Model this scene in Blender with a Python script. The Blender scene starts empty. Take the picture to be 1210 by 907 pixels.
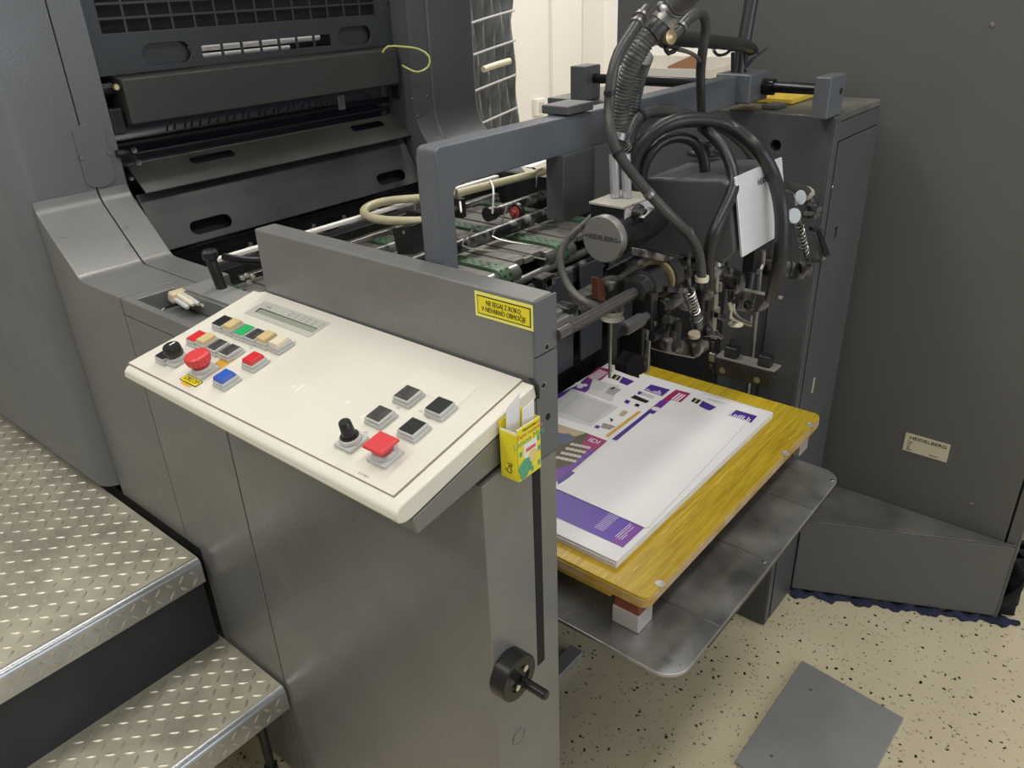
import bpy, bmesh, math, random
from mathutils import Vector, Matrix
random.seed(7)
S = bpy.context.scene
# ---------------------------------------------------------------- camera
cam_d = bpy.data.cameras.new('camera'); cam = bpy.data.objects.new('camera', cam_d)
S.collection.objects.link(cam); S.camera = cam
cam_d.sensor_width = 36; cam_d.lens = 27.7566; cam_d.clip_start = .02; cam_d.clip_end = 60
cam.matrix_world = Matrix(((0.637977, 0.370441, -0.675099, 0.0), (-0.769187, 0.264952, -0.581508, 0.0), (-0.036546, 0.890266, 0.453972, 1.392), (0.0, 0.0, 0.0, 1.0)))
# ---------------------------------------------------------------- light
w = bpy.data.worlds.new('world'); S.world = w; w.use_nodes = True
bg = w.node_tree.nodes['Background']; bg.inputs[0].default_value = (1.0, .985, .955, 1); bg.inputs[1].default_value = .30
def area(name, loc, rot, sx, sy, power, col):
    d = bpy.data.lights.new(name, 'AREA'); d.shape = 'RECTANGLE'; d.size = sx; d.size_y = sy; d.energy = power; d.color = col
    o = bpy.data.objects.new(name, d); o.location = loc; o.rotation_euler = rot; S.collection.objects.link(o)
R = math.radians
area('ceiling_lamp', (.1, 1.5, 3.1), (0, 0, 0), 3.2, .35, 32, (1, .97, .90))
area('ceiling_lamp', (.9, -.3, 3.1), (0, 0, 0), 3.2, .35, 30, (1, .97, .90))
area('ceiling_lamp', (-1.4, .6, 3.1), (0, 0, 0),   .35, 3.0, 26, (1, .97, .90))
area('ceiling_lamp', (3.4, 1.9, 3.1), (0, 0, 0), 2.0, .5, 70, (1, .97, .92))
area('window_light', (1.2, -3.6, 1.7), (R(90), 0, 0), 3.2, 1.6, 46, (.82, .9, 1))
S.view_settings.view_transform = 'Standard'; S.view_settings.look = 'None'; S.view_settings.exposure = 0.0; S.view_settings.gamma = 1
# ---------------------------------------------------------------- materials
def _n(nt, t, **k):
    n = nt.nodes.new(t)
    for a, b in k.items(): setattr(n, a, b)
    return n
MC = {}
def mat(name, col, rough=.5, metal=0., bump=0., bscale=300, var=0., vscale=6, col2=None, trans=0., alpha=1., emit=0., spec=.5, rvar=0., stretch=None, coat=0., scuff=None, rpos=(.32, .7)):
    if name in MC: return MC[name]
    m = bpy.data.materials.new(name); m.use_nodes = True; nt = m.node_tree; b = nt.nodes['Principled BSDF']; L = nt.links.new
    b.inputs['Base Color'].default_value = (*col, 1); b.inputs['Roughness'].default_value = rough; b.inputs['Metallic'].default_value = metal
    b.inputs['Specular IOR Level'].default_value = spec
    if coat: b.inputs['Coat Weight'].default_value = coat; b.inputs['Coat Roughness'].default_value = .15
    if trans: b.inputs['Transmission Weight'].default_value = trans
    if alpha < 1: b.inputs['Alpha'].default_value = alpha
    if emit: b.inputs['Emission Color'].default_value = (*col, 1); b.inputs['Emission Strength'].default_value = emit
    tc = _n(nt, 'ShaderNodeTexCoord'); src = tc.outputs['Object']
    if stretch:
        mp = _n(nt, 'ShaderNodeMapping'); mp.inputs['Scale'].default_value = stretch; L(src, mp.inputs[0]); src2 = mp.outputs[0]
    else: src2 = src
    if var or col2:
        no = _n(nt, 'ShaderNodeTexNoise'); no.inputs['Scale'].default_value = vscale; no.inputs['Detail'].default_value = 6; L(src2, no.inputs['Vector'])
        rp = _n(nt, 'ShaderNodeValToRGB'); L(no.outputs[0], rp.inputs[0])
        rp.color_ramp.elements[0].position = rpos[0]; rp.color_ramp.elements[1].position = rpos[1]
        c2 = col2 if col2 else tuple(min(1, c*(1+var)) for c in col)
        c1 = col if col2 else tuple(c*(1-var*.7) for c in col)
        rp.color_ramp.elements[0].color = (*c1, 1); rp.color_ramp.elements[1].color = (*c2, 1)
        L(rp.outputs[0], b.inputs['Base Color'])
    if scuff:
        ns = _n(nt, 'ShaderNodeTexNoise'); ns.inputs['Scale'].default_value = scuff[2]; ns.inputs['Detail'].default_value = 9; ns.inputs['Roughness'].default_value = .62; ns.inputs['Distortion'].default_value = .6; L(src, ns.inputs['Vector'])
        rs_ = _n(nt, 'ShaderNodeMapRange'); L(ns.outputs[0], rs_.inputs[0]); rs_.inputs[1].default_value = scuff[1]; rs_.inputs[2].default_value = scuff[1]+.14; rs_.inputs[4].default_value = .8
        mxs = _n(nt, 'ShaderNodeMixRGB'); L(rs_.outputs[0], mxs.inputs[0]); L(b.inputs['Base Color'].links[0].from_socket, mxs.inputs[1]); mxs.inputs[2].default_value = (*scuff[0], 1); L(mxs.outputs[0], b.inputs['Base Color'])
    if rvar:
        n3 = _n(nt, 'ShaderNodeTexNoise'); n3.inputs['Scale'].default_value = 9; n3.inputs['Detail'].default_value = 5; L(src, n3.inputs['Vector'])
        mr = _n(nt, 'ShaderNodeMapRange'); L(n3.outputs[0], mr.inputs[0]); mr.inputs[1].default_value = .3; mr.inputs[2].default_value = .7
        mr.inputs[3].default_value = max(.02, rough-rvar); mr.inputs[4].default_value = rough+rvar; L(mr.outputs[0], b.inputs['Roughness'])
    if bump:
        n2 = _n(nt, 'ShaderNodeTexNoise'); n2.inputs['Scale'].default_value = bscale; n2.inputs['Detail'].default_value = 2; L(src, n2.inputs['Vector'])
        bp = _n(nt, 'ShaderNodeBump'); bp.inputs['Strength'].default_value = bump; bp.inputs['Distance'].default_value = .001
        L(n2.outputs[0], bp.inputs['Height']); L(bp.outputs[0], b.inputs['Normal'])
    MC[name] = m; return m
paint = mat('grey_enamel', (.205, .205, .198), .32, .28, .18, 260, .10, 5, rvar=.08, scuff=((.33, .32, .29), .66, 7))
paint_b = mat('blue_grey_enamel', (.120, .130, .146), .34, .1, .5, 190, .08, 5, rvar=.06)
paint_d = mat('dark_grey_enamel', (.078, .082, .086), .42, 0, .15, 260, .10, 4, rvar=.08)
paint_w = mat('wall_cabinet_enamel', (.112, .112, .108), .5, 0, .2, 400, .05, 3, rvar=.05)
col_m = mat('column_enamel', (.140, .147, .157), .33, 0, .25, 220, .09, 3, rvar=.06)
guard = mat('black_guard', (.034, .035, .036), .34, 0, .1, 250, .25, 9, rvar=.1, scuff=((.20, .195, .18), .63, 5))
guardg = mat('grille_black', (.034, .038, .043), .36, 0, .2, 250, .12, 9)
black = mat('black_void', (.006, .006, .007), .8)
blackm = mat('black_metal', (.022, .022, .023), .35, .3, .1, 200, .4, 30)
dusty = mat('dusty_cast_metal', (.014, .014, .015), .32, .3, .3, 150, .3, 40, col2=(.27, .26, .24), rpos=(.47, .70))
steel = mat('steel', (.52, .51, .49), .28, 1, .05, 300, .15, 30)
steeld = mat('dull_steel', (.30, .295, .28), .38, .9, .1, 250, .3, 25)
chrome = mat('chrome', (.75, .75, .74), .14, 1)
rubber = mat('black_rubber', (.018, .019, .020), .36, 0, .06, 300, .25, 20)
rubberg = mat('grey_rubber_hose', (.034, .035, .036), .38, 0, .08, 250, .3, 15, col2=(.075, .075, .073))
ribm = mat('corrugated_hose', (.055, .057, .06), .36, .1, 0, 1, .3, 40, col2=(.15, .148, .14))
cream = mat('cream_enamel', (.73, .70, .61), .34, 0, .03, 300, .03, 6, rvar=.06)
foil = mat('console_foil', (.70, .665, .59), .36, 0, .05, 60, .03, 5, rvar=.06)
foil2 = mat('console_patch', (.745, .705, .625), .4)
white = mat('white_paint', (.80, .765, .72), .6, 0, .05, 200, .03, 2)
grey_pl = mat('light_grey_plastic', (.52, .52, .50), .35)
redp = mat('red_plastic', (.62, .025, .03), .3); redk = mat('red_knob', (.66, .05, .055), .32); bluep = mat('blue_plastic', (.03, .10, .48), .25)
greenp = mat('green_plastic', (.02, .42, .12), .3); blkp = mat('black_plastic', (.018, .018, .018), .28); yelp = mat('beige_plastic', (.62, .48, .24), .35)
offp = mat('cream_plastic', (.72, .66, .50), .35); dgp = mat('smoked_plastic', (.06, .058, .055), .22, 0, 0, 1, .5, 60)
amber = mat('amber_label', (.70, .40, .04), .4)
lcd = mat('lcd_green', (.30, .33, .26), .2); bezel = mat('display_bezel', (.50, .50, .44), .3)
yellow = mat('sign_yellow', (.86, .74, .02), .4); ink = mat('black_ink', (.012, .012, .012), .5); paley = mat('pale_yellow_border', (.9, .86, .18), .4)
paper = mat('white_paper', (.82, .80, .80), .6, 0, .02, 40); paper2 = mat('blank_white_sheet', (.84, .815, .815), .55, 0, .25, 9)
purple = mat('print_purple', (.075, .03, .27), .4); violet = mat('print_violet', (.16, .045, .33), .4); magenta = mat('print_magenta', (.36, .02, .14), .4); pgrey = mat('print_pale_grey', (.62, .61, .60), .6)
ptext = mat('print_text_grey', (.27, .265, .27), .6); gold = mat('print_gold', (.66, .38, .05), .5); ptan = mat('print_tan', (.50, .38, .25), .5)
pblue = mat('print_slate', (.10, .13, .19), .5); polive = mat('print_olive', (.10, .085, .04), .5)
silver = mat('brushed_aluminium', (.90, .92, .95), .36, .45, .05, 200, .05, 5, stretch=(1, 1, 12))
tray_m = mat('tray_steel', (.17, .175, .18), .28, .7, .1, 60, .5, 9, col2=(.46, .46, .45), rvar=.12)
zinc = mat('zinc_plate', (.34, .34, .33), .4, .4, .1, 250, .15, 6)
tread = mat('checker_plate', (.52, .485, .38), .46, .5, .12, 300, .25, 9, rvar=.1)
treadl = mat('checker_plate_lugs', (.54, .51, .42), .42, .6, 0, 1, .1, 9)
nosing = mat('worn_nosing', (.48, .49, .50), .3, .85, .1, 300, .2, 12)
riser_m = mat('riser_dark', (.02, .024, .03), .45, 0, .1, 200, .3, 8)
beige_h = mat('beige_hose', (.44, .40, .25), .38, 0, .4, 600, .15, 30)
belt = mat('green_belt', (.06, .12, .065), .5, 0, .1, 200, .3, 30); canvas = mat('table_metal', (.22, .21, .19), .42, .5, .05, 100, .25, 8)
brass = mat('brass', (.50, .40, .22), .35, .8); rust = mat('copper_brown', (.13, .045, .025), .45, .3)
clothm = mat('dark_blue_cloth', (.012, .016, .045), .8, 0, .4, 80, .4, 20)
curt = mat('grey_film', (.20, .21, .215), .35, .2, .6, 25, .35, 10)
carton = mat('carton_white', (.78, .74, .66), .6); brownp = mat('brown_paper', (.25, .12, .05), .7); yell2 = mat('yellow_folder', (.72, .50, .05), .5)
tape = mat('tan_tape', (.58, .50, .34), .4, 0, .4, 60); teay = mat('tea_yellow', (.82, .72, .03), .35); plate_m = mat('cream_plate', (.66, .60, .45), .4)
clear = mat('clear_tube', (.55, .56, .57), .12, .6)
scr = mat('scuff', (.42, .41, .38), .6)
# pallet wood
def wood():
    m = bpy.data.materials.new('yellow_stained_wood'); m.use_nodes = True; nt = m.node_tree; b = nt.nodes['Principled BSDF']; L = nt.links.new
    tc = _n(nt, 'ShaderNodeTexCoord'); mp = _n(nt, 'ShaderNodeMapping'); mp.inputs['Scale'].default_value = (3, 60, 60); L(tc.outputs['Object'], mp.inputs[0])
    no = _n(nt, 'ShaderNodeTexNoise'); no.inputs['Scale'].default_value = 4; no.inputs['Detail'].default_value = 8; no.inputs['Roughness'].default_value = .7; L(mp.outputs[0], no.inputs['Vector'])
    rp = _n(nt, 'ShaderNodeValToRGB'); L(no.outputs[0], rp.inputs[0]); e = rp.color_ramp.elements
    e[0].position = .25; e[0].color = (.27, .165, .010, 1); e[1].position = .72; e[1].color = (.70, .53, .05, 1)
    k = rp.color_ramp.elements.new(.5); k.color = (.54, .38, .02, 1)
    n2 = _n(nt, 'ShaderNodeTexNoise'); n2.inputs['Scale'].default_value = 5; n2.inputs['Detail'].default_value = 4; L(tc.outputs['Object'], n2.inputs['Vector'])
    mx = _n(nt, 'ShaderNodeMixRGB', blend_type='MULTIPLY'); mx.inputs[0].default_value = .5; L(rp.outputs[0], mx.inputs[1])
    r2 = _n(nt, 'ShaderNodeValToRGB'); L(n2.outputs[0], r2.inputs[0]); r2.color_ramp.elements[0].position = .3; r2.color_ramp.elements[1].position = .65
    r2.color_ramp.elements[0].color = (.75, .55, .3, 1); r2.color_ramp.elements[1].color = (1, 1, 1, 1); L(r2.outputs[0], mx.inputs[2])
    # fine pale scratches
    mp2 = _n(nt, 'ShaderNodeMapping'); mp2.inputs['Scale'].default_value = (10, 120, 1); mp2.inputs['Rotation'].default_value = (0, 0, .5); L(tc.outputs['Object'], mp2.inputs[0])
    n3 = _n(nt, 'ShaderNodeTexNoise'); n3.inputs['Scale'].default_value = 3; n3.inputs['Detail'].default_value = 3; L(mp2.outputs[0], n3.inputs['Vector'])
    r3 = _n(nt, 'ShaderNodeValToRGB'); L(n3.outputs[0], r3.inputs[0]); r3.color_ramp.elements[0].position = .66; r3.color_ramp.elements[1].position = .74
    m2 = _n(nt, 'ShaderNodeMixRGB'); L(r3.outputs[0], m2.inputs[0]); L(mx.outputs[0], m2.inputs[1]); m2.inputs[2].default_value = (.8, .66, .25, 1)
    L(m2.outputs[0], b.inputs['Base Color']); b.inputs['Roughness'].default_value = .36
    bp = _n(nt, 'ShaderNodeBump'); bp.inputs['Strength'].default_value = .25; bp.inputs['Distance'].default_value = .001; L(no.outputs[0], bp.inputs['Height']); L(bp.outputs[0], b.inputs['Normal'])
    return m
woodm = wood(); woodedge = mat('worn_wood_edge', (.42, .25, .03), .55, 0, .4, 90, .4, 30, col2=(.55, .42, .26)); wood_r = mat('red_brown_wood', (.20, .05, .025), .5)
wrap = mat('clear_wrap', (.55, .50, .47), .2, .2, .6, 60)
def floor_mat():
    m = bpy.data.materials.new('flecked_epoxy'); m.use_nodes = True; nt = m.node_tree; b = nt.nodes['Principled BSDF']; L = nt.links.new
    tc = _n(nt, 'ShaderNodeTexCoord'); base = None
    no = _n(nt, 'ShaderNodeTexNoise'); no.inputs['Scale'].default_value = 3; no.inputs['Detail'].default_value = 5; L(tc.outputs['Object'], no.inputs['Vector'])
    rp = _n(nt, 'ShaderNodeValToRGB'); L(no.outputs[0], rp.inputs[0]); rp.color_ramp.elements[0].position = .3; rp.color_ramp.elements[1].position = .7
    rp.color_ramp.elements[0].color = (.60, .52, .35, 1); rp.color_ramp.elements[1].color = (.70, .61, .42, 1); base = rp.outputs[0]
    for sc, thr, keep, col in ((95, .33, .10, (.018, .017, .016)), (190, .36, .055, (.04, .038, .033)), (130, .3, .05, (.25, .19, .12))):
        ds = _n(nt, 'ShaderNodeTexNoise'); ds.inputs['Scale'].default_value = sc*2.2; L(tc.outputs['Object'], ds.inputs['Vector'])
        ad = _n(nt, 'ShaderNodeMixRGB', blend_type='LINEAR_LIGHT'); ad.inputs[0].default_value = .006; L(tc.outputs['Object'], ad.inputs[1]); L(ds.outputs['Color'], ad.inputs[2])
        v = _n(nt, 'ShaderNodeTexVoronoi'); v.inputs['Scale'].default_value = sc; L(ad.outputs[0], v.inputs['Vector'])
        lt = _n(nt, 'ShaderNodeMath', operation='LESS_THAN'); L(v.outputs['Distance'], lt.inputs[0]); lt.inputs[1].default_value = thr
        sp = _n(nt, 'ShaderNodeSeparateColor'); L(v.outputs['Color'], sp.inputs[0])
        l2 = _n(nt, 'ShaderNodeMath', operation='LESS_THAN'); L(sp.outputs[0], l2.inputs[0]); l2.inputs[1].default_value = keep
        mu = _n(nt, 'ShaderNodeMath', operation='MULTIPLY'); L(lt.outputs[0], mu.inputs[0]); L(l2.outputs[0], mu.inputs[1])
        mx = _n(nt, 'ShaderNodeMixRGB'); L(mu.outputs[0], mx.inputs[0]); L(base, mx.inputs[1]); mx.inputs[2].default_value = (*col, 1); base = mx.outputs[0]
    L(base, b.inputs['Base Color']); b.inputs['Roughness'].default_value = .24
    return m
# ---------------------------------------------------------------- mesh builder
def V(*a): return Vector(a)
class M:
    def __init__(s): s.bm = bmesh.new(); s.mats = []; s.mi = 0
    def use(s, m):
        if m not in s.mats: s.mats.append(m)
        s.mi = s.mats.index(m); return s
    def face(s, vs):
        try: f = s.bm.faces.new(vs); f.material_index = s.mi; return f
        except ValueError: return None
    def hexa(s, p):
        v = [s.bm.verts.new(q) for q in p]
        for q in ((0,3,2,1),(4,5,6,7),(0,1,5,4),(1,2,6,5),(2,3,7,6),(3,0,4,7)): s.face([v[i] for i in q])
        return s
    def box(s, x0, x1, y0, y1, z0, z1):
        return s.hexa([(x0,y0,z0),(x1,y0,z0),(x1,y1,z0),(x0,y1,z0),(x0,y0,z1),(x1,y0,z1),(x1,y1,z1),(x0,y1,z1)])
    def obox(s, c, u, v, n, a, b, h, taper=1.):
        c, u, v, n = Vector(c), Vector(u), Vector(v), Vector(n)
        lo = [c+u*(i*a/2)+v*(j*b/2) for i, j in ((-1,-1),(1,-1),(1,1),(-1,1))]
        hi = [c+n*h+u*(i*a/2*taper)+v*(j*b/2*taper) for i, j in ((-1,-1),(1,-1),(1,1),(-1,1))]
        return s.hexa([tuple(q) for q in lo+hi])
    def prism(s, pts, vec):
        vec = Vector(vec); a = [s.bm.verts.new(p) for p in pts]; b = [s.bm.verts.new(Vector(p)+vec) for p in pts]
        s.face(a); s.face(b[::-1]); n = len(a)
        for i in range(n): s.face([a[i], b[i], b[(i+1) % n], a[(i+1) % n]])
        return s
    def yz(s, prof, x0, x1): return s.prism([(x0, y, z) for y, z in prof], (x1-x0, 0, 0))
    def cyl(s, p0, p1, r, n=20, r2=None, caps=True):
        p0, p1 = Vector(p0), Vector(p1); d = (p1-p0).normalized(); r2 = r if r2 is None else r2
        a = d.orthogonal().normalized(); b = d.cross(a)
        ra = [s.bm.verts.new(p0+(a*math.cos(t)+b*math.sin(t))*r) for t in [2*math.pi*i/n for i in range(n)]]
        rb = [s.bm.verts.new(p1+(a*math.cos(t)+b*math.sin(t))*r2) for t in [2*math.pi*i/n for i in range(n)]]
        for i in range(n): s.face([ra[i], ra[(i+1) % n], rb[(i+1) % n], rb[i]])
        if caps: s.face(ra[::-1]); s.face(rb)
        return s
    def lathe(s, p0, ax, prof, n=24, star=0):
        p0, d = Vector(p0), Vector(ax).normalized(); a = d.orthogonal().normalized(); b = d.cross(a); prev = None
        for k, (t, r) in enumerate(prof):
            ring = [s.bm.verts.new(p0+d*t+(a*math.cos(q)+b*math.sin(q))*(r*(1-(star if i % 2 else 0)))) for i, q in [(i, 2*math.pi*i/n) for i in range(n)]]
            if prev:
                for i in range(n): s.face([prev[i], prev[(i+1) % n], ring[(i+1) % n], ring[i]])
            else: s.face(ring[::-1])
            prev = ring
        s.face(prev); return s
    def path(s, pts, step):
        P = [Vector(p) for p in pts]
        if len(P) == 2: return P
        Q = [P[0]*2-P[1]]+P+[P[-1]*2-P[-2]]; out = []
        for i in range(1, len(Q)-2):
            a, b, c, d = Q[i-1:i+3]; k = max(2, int((c-b).length/step))
            for j in range(k):
                t = j/k; out.append(.5*((2*b)+(c-a)*t+(2*a-5*b+4*c-d)*t*t+(3*b-a-3*c+d)*t**3))
        out.append(P[-1]); return out
    def tube(s, pts, r, n=12, step=.012, rib=0, straight=False):
        P = [Vector(p) for p in pts] if straight else s.path(pts, step)
        rs = [r]*len(P)
        if rib:
            # resample evenly so that ridges are regular
            L = [0]
            for i in range(1, len(P)): L.append(L[-1]+(P[i]-P[i-1]).length)
            m = int(L[-1]/(rib/4)); Q = []; j = 0
            for i in range(m+1):
                t = L[-1]*i/m
                while j < len(L)-2 and L[j+1] < t: j += 1
                Q.append(P[j].lerp(P[j+1], (t-L[j])/max(1e-9, L[j+1]-L[j])))
            P = Q; rs = [r*(1.0 if (i % 4) in (1, 2) else .89) for i in range(len(P))]
        prev = None; up = None
        for i, p in enumerate(P):
            d = (P[min(i+1, len(P)-1)]-P[max(i-1, 0)]).normalized()
            if up is None: up = d.orthogonal().normalized()
            up = (up-d*up.dot(d)).normalized(); b = d.cross(up)
            ring = [s.bm.verts.new(p+(up*math.cos(q)+b*math.sin(q))*rs[i]) for q in [2*math.pi*k/n for k in range(n)]]
            if prev:
                for k in range(n): s.face([prev[k], prev[(k+1) % n], ring[(k+1) % n], ring[k]])
            else: s.face(ring[::-1])
            prev = ring
        s.face(prev); return s
    def spring(s, p0, p1, r, wire, turns):
        p0, p1 = Vector(p0), Vector(p1); d = (p1-p0); a = d.normalized().orthogonal().normalized(); b = d.normalized().cross(a); m = turns*12
        return s.tube([p0+d*(i/m)+(a*math.cos(2*math.pi*i/12)+b*math.sin(2*math.pi*i/12))*r for i in range(m+1)], wire, 6, straight=True)
    def plate(s, o, u, v, outer, holes, t):
        # flat plate with holes in the plane (o, u, v); extruded by t along u x v
        o, u, v = Vector(o), Vector(u), Vector(v); n = u.cross(v).normalized(); b = bmesh.new(); es = []
        for lp in [outer]+holes:
            vs = [b.verts.new(o+u*x+v*y) for x, y in lp]
            es += [b.edges.new((vs[i], vs[(i+1) % len(vs)])) for i in range(len(vs))]
        bmesh.ops.triangle_fill(b, edges=es, use_beauty=True, use_dissolve=False)
        fs = list(b.faces); r = bmesh.ops.extrude_face_region(b, geom=fs)
        bmesh.ops.translate(b, vec=n*t, verts=[e for e in r['geom'] if isinstance(e, bmesh.types.BMVert)])
        bmesh.ops.recalc_face_normals(b, faces=b.faces)
        me = bpy.data.meshes.new('tmp'); b.to_mesh(me); b.free(); s.merge(me); return s
    def merge(s, me):
        k = len(s.bm.faces); s.bm.from_mesh(me); s.bm.faces.ensure_lookup_table()
        for f in s.bm.faces[k:]: f.material_index = s.mi
        bpy.data.meshes.remove(me)
    def text(s, body, o, u, v, size, ext=.0003, align='CENTER', sx=1.):
        cu = bpy.data.curves.new('t', 'FONT'); cu.body = body; cu.size = size; cu.extrude = ext; cu.align_x = align; cu.align_y = 'CENTER'; cu.resolution_u = 2
        ob = bpy.data.objects.new('t', cu); me = bpy.data.meshes.new_from_object(ob)
        u, v = Vector(u).normalized(), Vector(v).normalized(); n = u.cross(v)
        mt = Matrix(((u.x*sx, v.x, n.x, o[0]), (u.y*sx, v.y, n.y, o[1]), (u.z*sx, v.z, n.z, o[2]), (0, 0, 0, 1))); me.transform(mt)
        s.merge(me); bpy.data.objects.remove(ob); bpy.data.curves.remove(cu); return s
    def flat(s, pts, up=(0, 0, 1), t=.0004): return s.prism(pts, Vector(up)*t)
WL = {}
def link(o, parent, world):
    o.location = Vector(world)-(WL[parent.name] if parent else Vector((0, 0, 0))); WL[o.name] = Vector(world)
    if parent: o.parent = parent
def thing(name, loc, label, cat, group=None):
    o = bpy.data.objects.new(name, None); o.empty_display_size = .05; S.collection.objects.link(o); link(o, None, loc)
    o['label'] = label; o['category'] = cat
    if group: o['group'] = group
    return o
def obj(name, m, material=None, parent=None, bevel=0, seg=2, label=None, cat=None, group=None, kind=None, smooth=35, recalc=True):
    bm = m.bm
    if recalc: bmesh.ops.recalc_face_normals(bm, faces=bm.faces)
    xs = [v.co for v in bm.verts]; lo = Vector([min(c[i] for c in xs) for i in range(3)]); hi = Vector([max(c[i] for c in xs) for i in range(3)])
    org = Vector(((lo.x+hi.x)/2, (lo.y+hi.y)/2, lo.z)); bmesh.ops.translate(bm, vec=-org, verts=bm.verts)
    me = bpy.data.meshes.new(name); bm.to_mesh(me); bm.free()
    for q in (m.mats if m.mats else [material]): me.materials.append(q)
    for p in me.polygons: p.use_smooth = True
    me.set_sharp_from_angle(angle=R(smooth))
    o = bpy.data.objects.new(name, me); S.collection.objects.link(o); link(o, parent, org)
    if bevel:
        b = o.modifiers.new('bevel', 'BEVEL'); b.width = bevel; b.segments = seg; b.limit_method = 'ANGLE'; b.angle_limit = R(40); b.harden_normals = True
    if label: o['label'] = label
    if cat: o['category'] = cat
    if group: o['group'] = group
    if kind: o['kind'] = kind
    return o
def dup(o, world, parent, label=None):
    c = o.copy(); S.collection.objects.link(c); link(c, parent, world)
    if label: c['label'] = label
    return c
def obround(cx, cy, hw, hh, n=6):
    out = []
    for k in range(n+1):
        a = -math.pi/2+math.pi*k/n; out.append((cx+hw-hh+hh*math.cos(a), cy+hh*math.sin(a)))
    for k in range(n+1):
        a = math.pi/2+math.pi*k/n; out.append((cx-hw+hh+hh*math.cos(a), cy+hh*math.sin(a)))
    return out
def rect(x0, x1, y0, y1): return [(x0, y0), (x1, y0), (x1, y1), (x0, y1)]
# ================================================================ setting
obj('floor', M().box(-3, 6, -3, 6, -.05, 0), floor_mat(), kind='structure')
obj('wall_back', M().box(2.0, 6, 3.2, 3.3, 0, 3.2), white, kind='structure')
obj('wall_right', M().box(5.2, 5.3, -3, 3.2, 0, 3.2), white, kind='structure')
m = M(); m.box((4.1945,3.2000,1.2834)[0], (4.2451,3.2000,1.2815)[0], 3.17, 3.2, 0, 3.2); obj('trim_1', m, white, kind='structure', bevel=.005)
m = M(); m.box((4.5413,3.1000,1.2686)[0], (4.7821,3.1000,1.2595)[0]+.8, 3.02, 3.2, 0, 3.2); obj('trim_2', m, white, kind='structure', bevel=.01)
# socket on the wall
sx, _, sz = (4.0619,3.1900,0.6907)
t = thing('wall_socket', (sx, 3.2, sz), 'small white power socket on the white wall behind the press', 'socket')
obj('socket_plate', M().box(sx-.045, sx+.045, 3.165, 3.2, sz-.05, sz+.05), white, t, .006)
obj('socket_inset', M().box(sx-.026, sx+.026, 3.160, 3.166, sz-.03, sz+.03), grey_pl, t, .002)
# grey film / duct beside the white wall
t = thing('film_curtain', (2.78, 2.45, 0), 'crinkled grey plastic film wrapped sheaf hanging beside the white wall', 'curtain')
m = M()
N = 40; zs = [i*2.4/60 for i in range(61)]
rows = []
for k, z in enumerate(zs):
    rows.append([m.bm.verts.new((2.50+.42*i/N, 2.42+.02*math.sin(i*1.1+z*7)+.006*math.sin(z*23+i*.3), z)) for i in range(N+1)])
for a, b in zip(rows, rows[1:]):
    for i in range(N): m.face([a[i], a[i+1], b[i+1], b[i]])
o = obj('film', m, curt, t, recalc=False); s_ = o.modifiers.new('solid', 'SOLIDIFY'); s_.thickness = .004
for zz in (.86, 1.0, 1.14, 1.26, 1.4):
    obj('strap', M().tube([(2.5, 2.385, zz-.03), (2.7, 2.38, zz), (2.90, 2.40, zz+.02)], .005), mat('film_strap', (.42, .42, .41), .5), t)
obj('push_handle', M().tube([(2.4594,2.2000,1.0901), (2.5308,2.2000,1.0989), (2.6201,2.2000,1.1066)], .012), offp, t, label='pale handle poking out of the film')

# big dark cabinet on the drive side
t = thing('wall_cabinet', (1.85, .6, 0), 'tall plain dark grey cabinet wall behind the sheet pile', 'cabinet')
obj('side_panel', M().box(1.79, 1.82, .088, 1.156, 0, 2.3), paint_w, t, .002)
obj('corner_panel', M().box(1.79, 1.82, .058, .084, 0, 2.3), paint_w, t, .002)
obj('cabinet_body', M().box(1.815, 2.25, .066, 1.15, 0, 2.29), blackm, t)
m = M(); q = (1.7895,0.3409,1.2887); m.lathe(q, (-1, 0, 0), [(0, .0045), (.001, .0045), (.0012, .003)], 16); obj('screw', m, steel, t)
q = (1.7895,0.1696,0.2913); obj('screw', M().lathe(q, (-1, 0, 0), [(0, .0028), (.002, .0028)], 12), steel, t)
P1, P2, P3, P4 = (1.7895,0.3339,0.4227), (1.7895,0.2386,0.4248), (1.7895,0.2364,0.3781), (1.7895,0.3310,0.3751)
m = M().use(plate_m).box(1.7875, 1.7895, P2[1], P1[1], P4[2], P1[2]-.001)
cy = (P1[1]+P2[1])/2; cz = (P1[2]+P4[2])/2; hz = P1[2]-P4[2]; wy = P1[1]-P2[1]
m.use(ink).text('HEIDELBERG', (1.787, cy-.002, cz+hz*.28), (0, -1, 0), (0, 0, 1), hz*.24, sx=1.25)
for k in range(4): m.text(('Type', 'No.', 'kg', 'Made')[k], (1.787, P1[1]-.008, cz+hz*(.05-.14*k)), (0, -1, 0), (0, 0, 1), hz*.11, align='LEFT')
m.text('Germany', (1.787, cy-wy*.2, cz-hz*.36), (0, -1, 0), (0, 0, 1), hz*.10)
obj('name_plate', m, None, t, label='cream metal maker plate with black lettering')
# wedge shaped foot box
t = thing('foot_box', (1.7, .25, 0), 'low wedge shaped dark grey steel box on the floor against the cabinet', 'box')
w0, w1 = (1.592, .478), (1.787, .062)
m = M(); m.prism([(w0[0], w0[1], .012), (w1[0], w1[1], .012), (1.787, .53, .012), (1.690, .53, .012), (1.690, .478, .012)], (0, 0, .205))
obj('box_body', m, paint_w, t, .004)
obj('box_lid', M().prism([(w0[0], w0[1], .218), (w1[0], w1[1], .218), (1.787, .53, .218), (1.690, .53, .218), (1.690, .478, .218)], (0, 0, .003)), mat('dusty_lid', (.09, .088, .08), .42, .1, .1, 200, .3, 9, col2=(.20, .195, .17)), t, .001)
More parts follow.
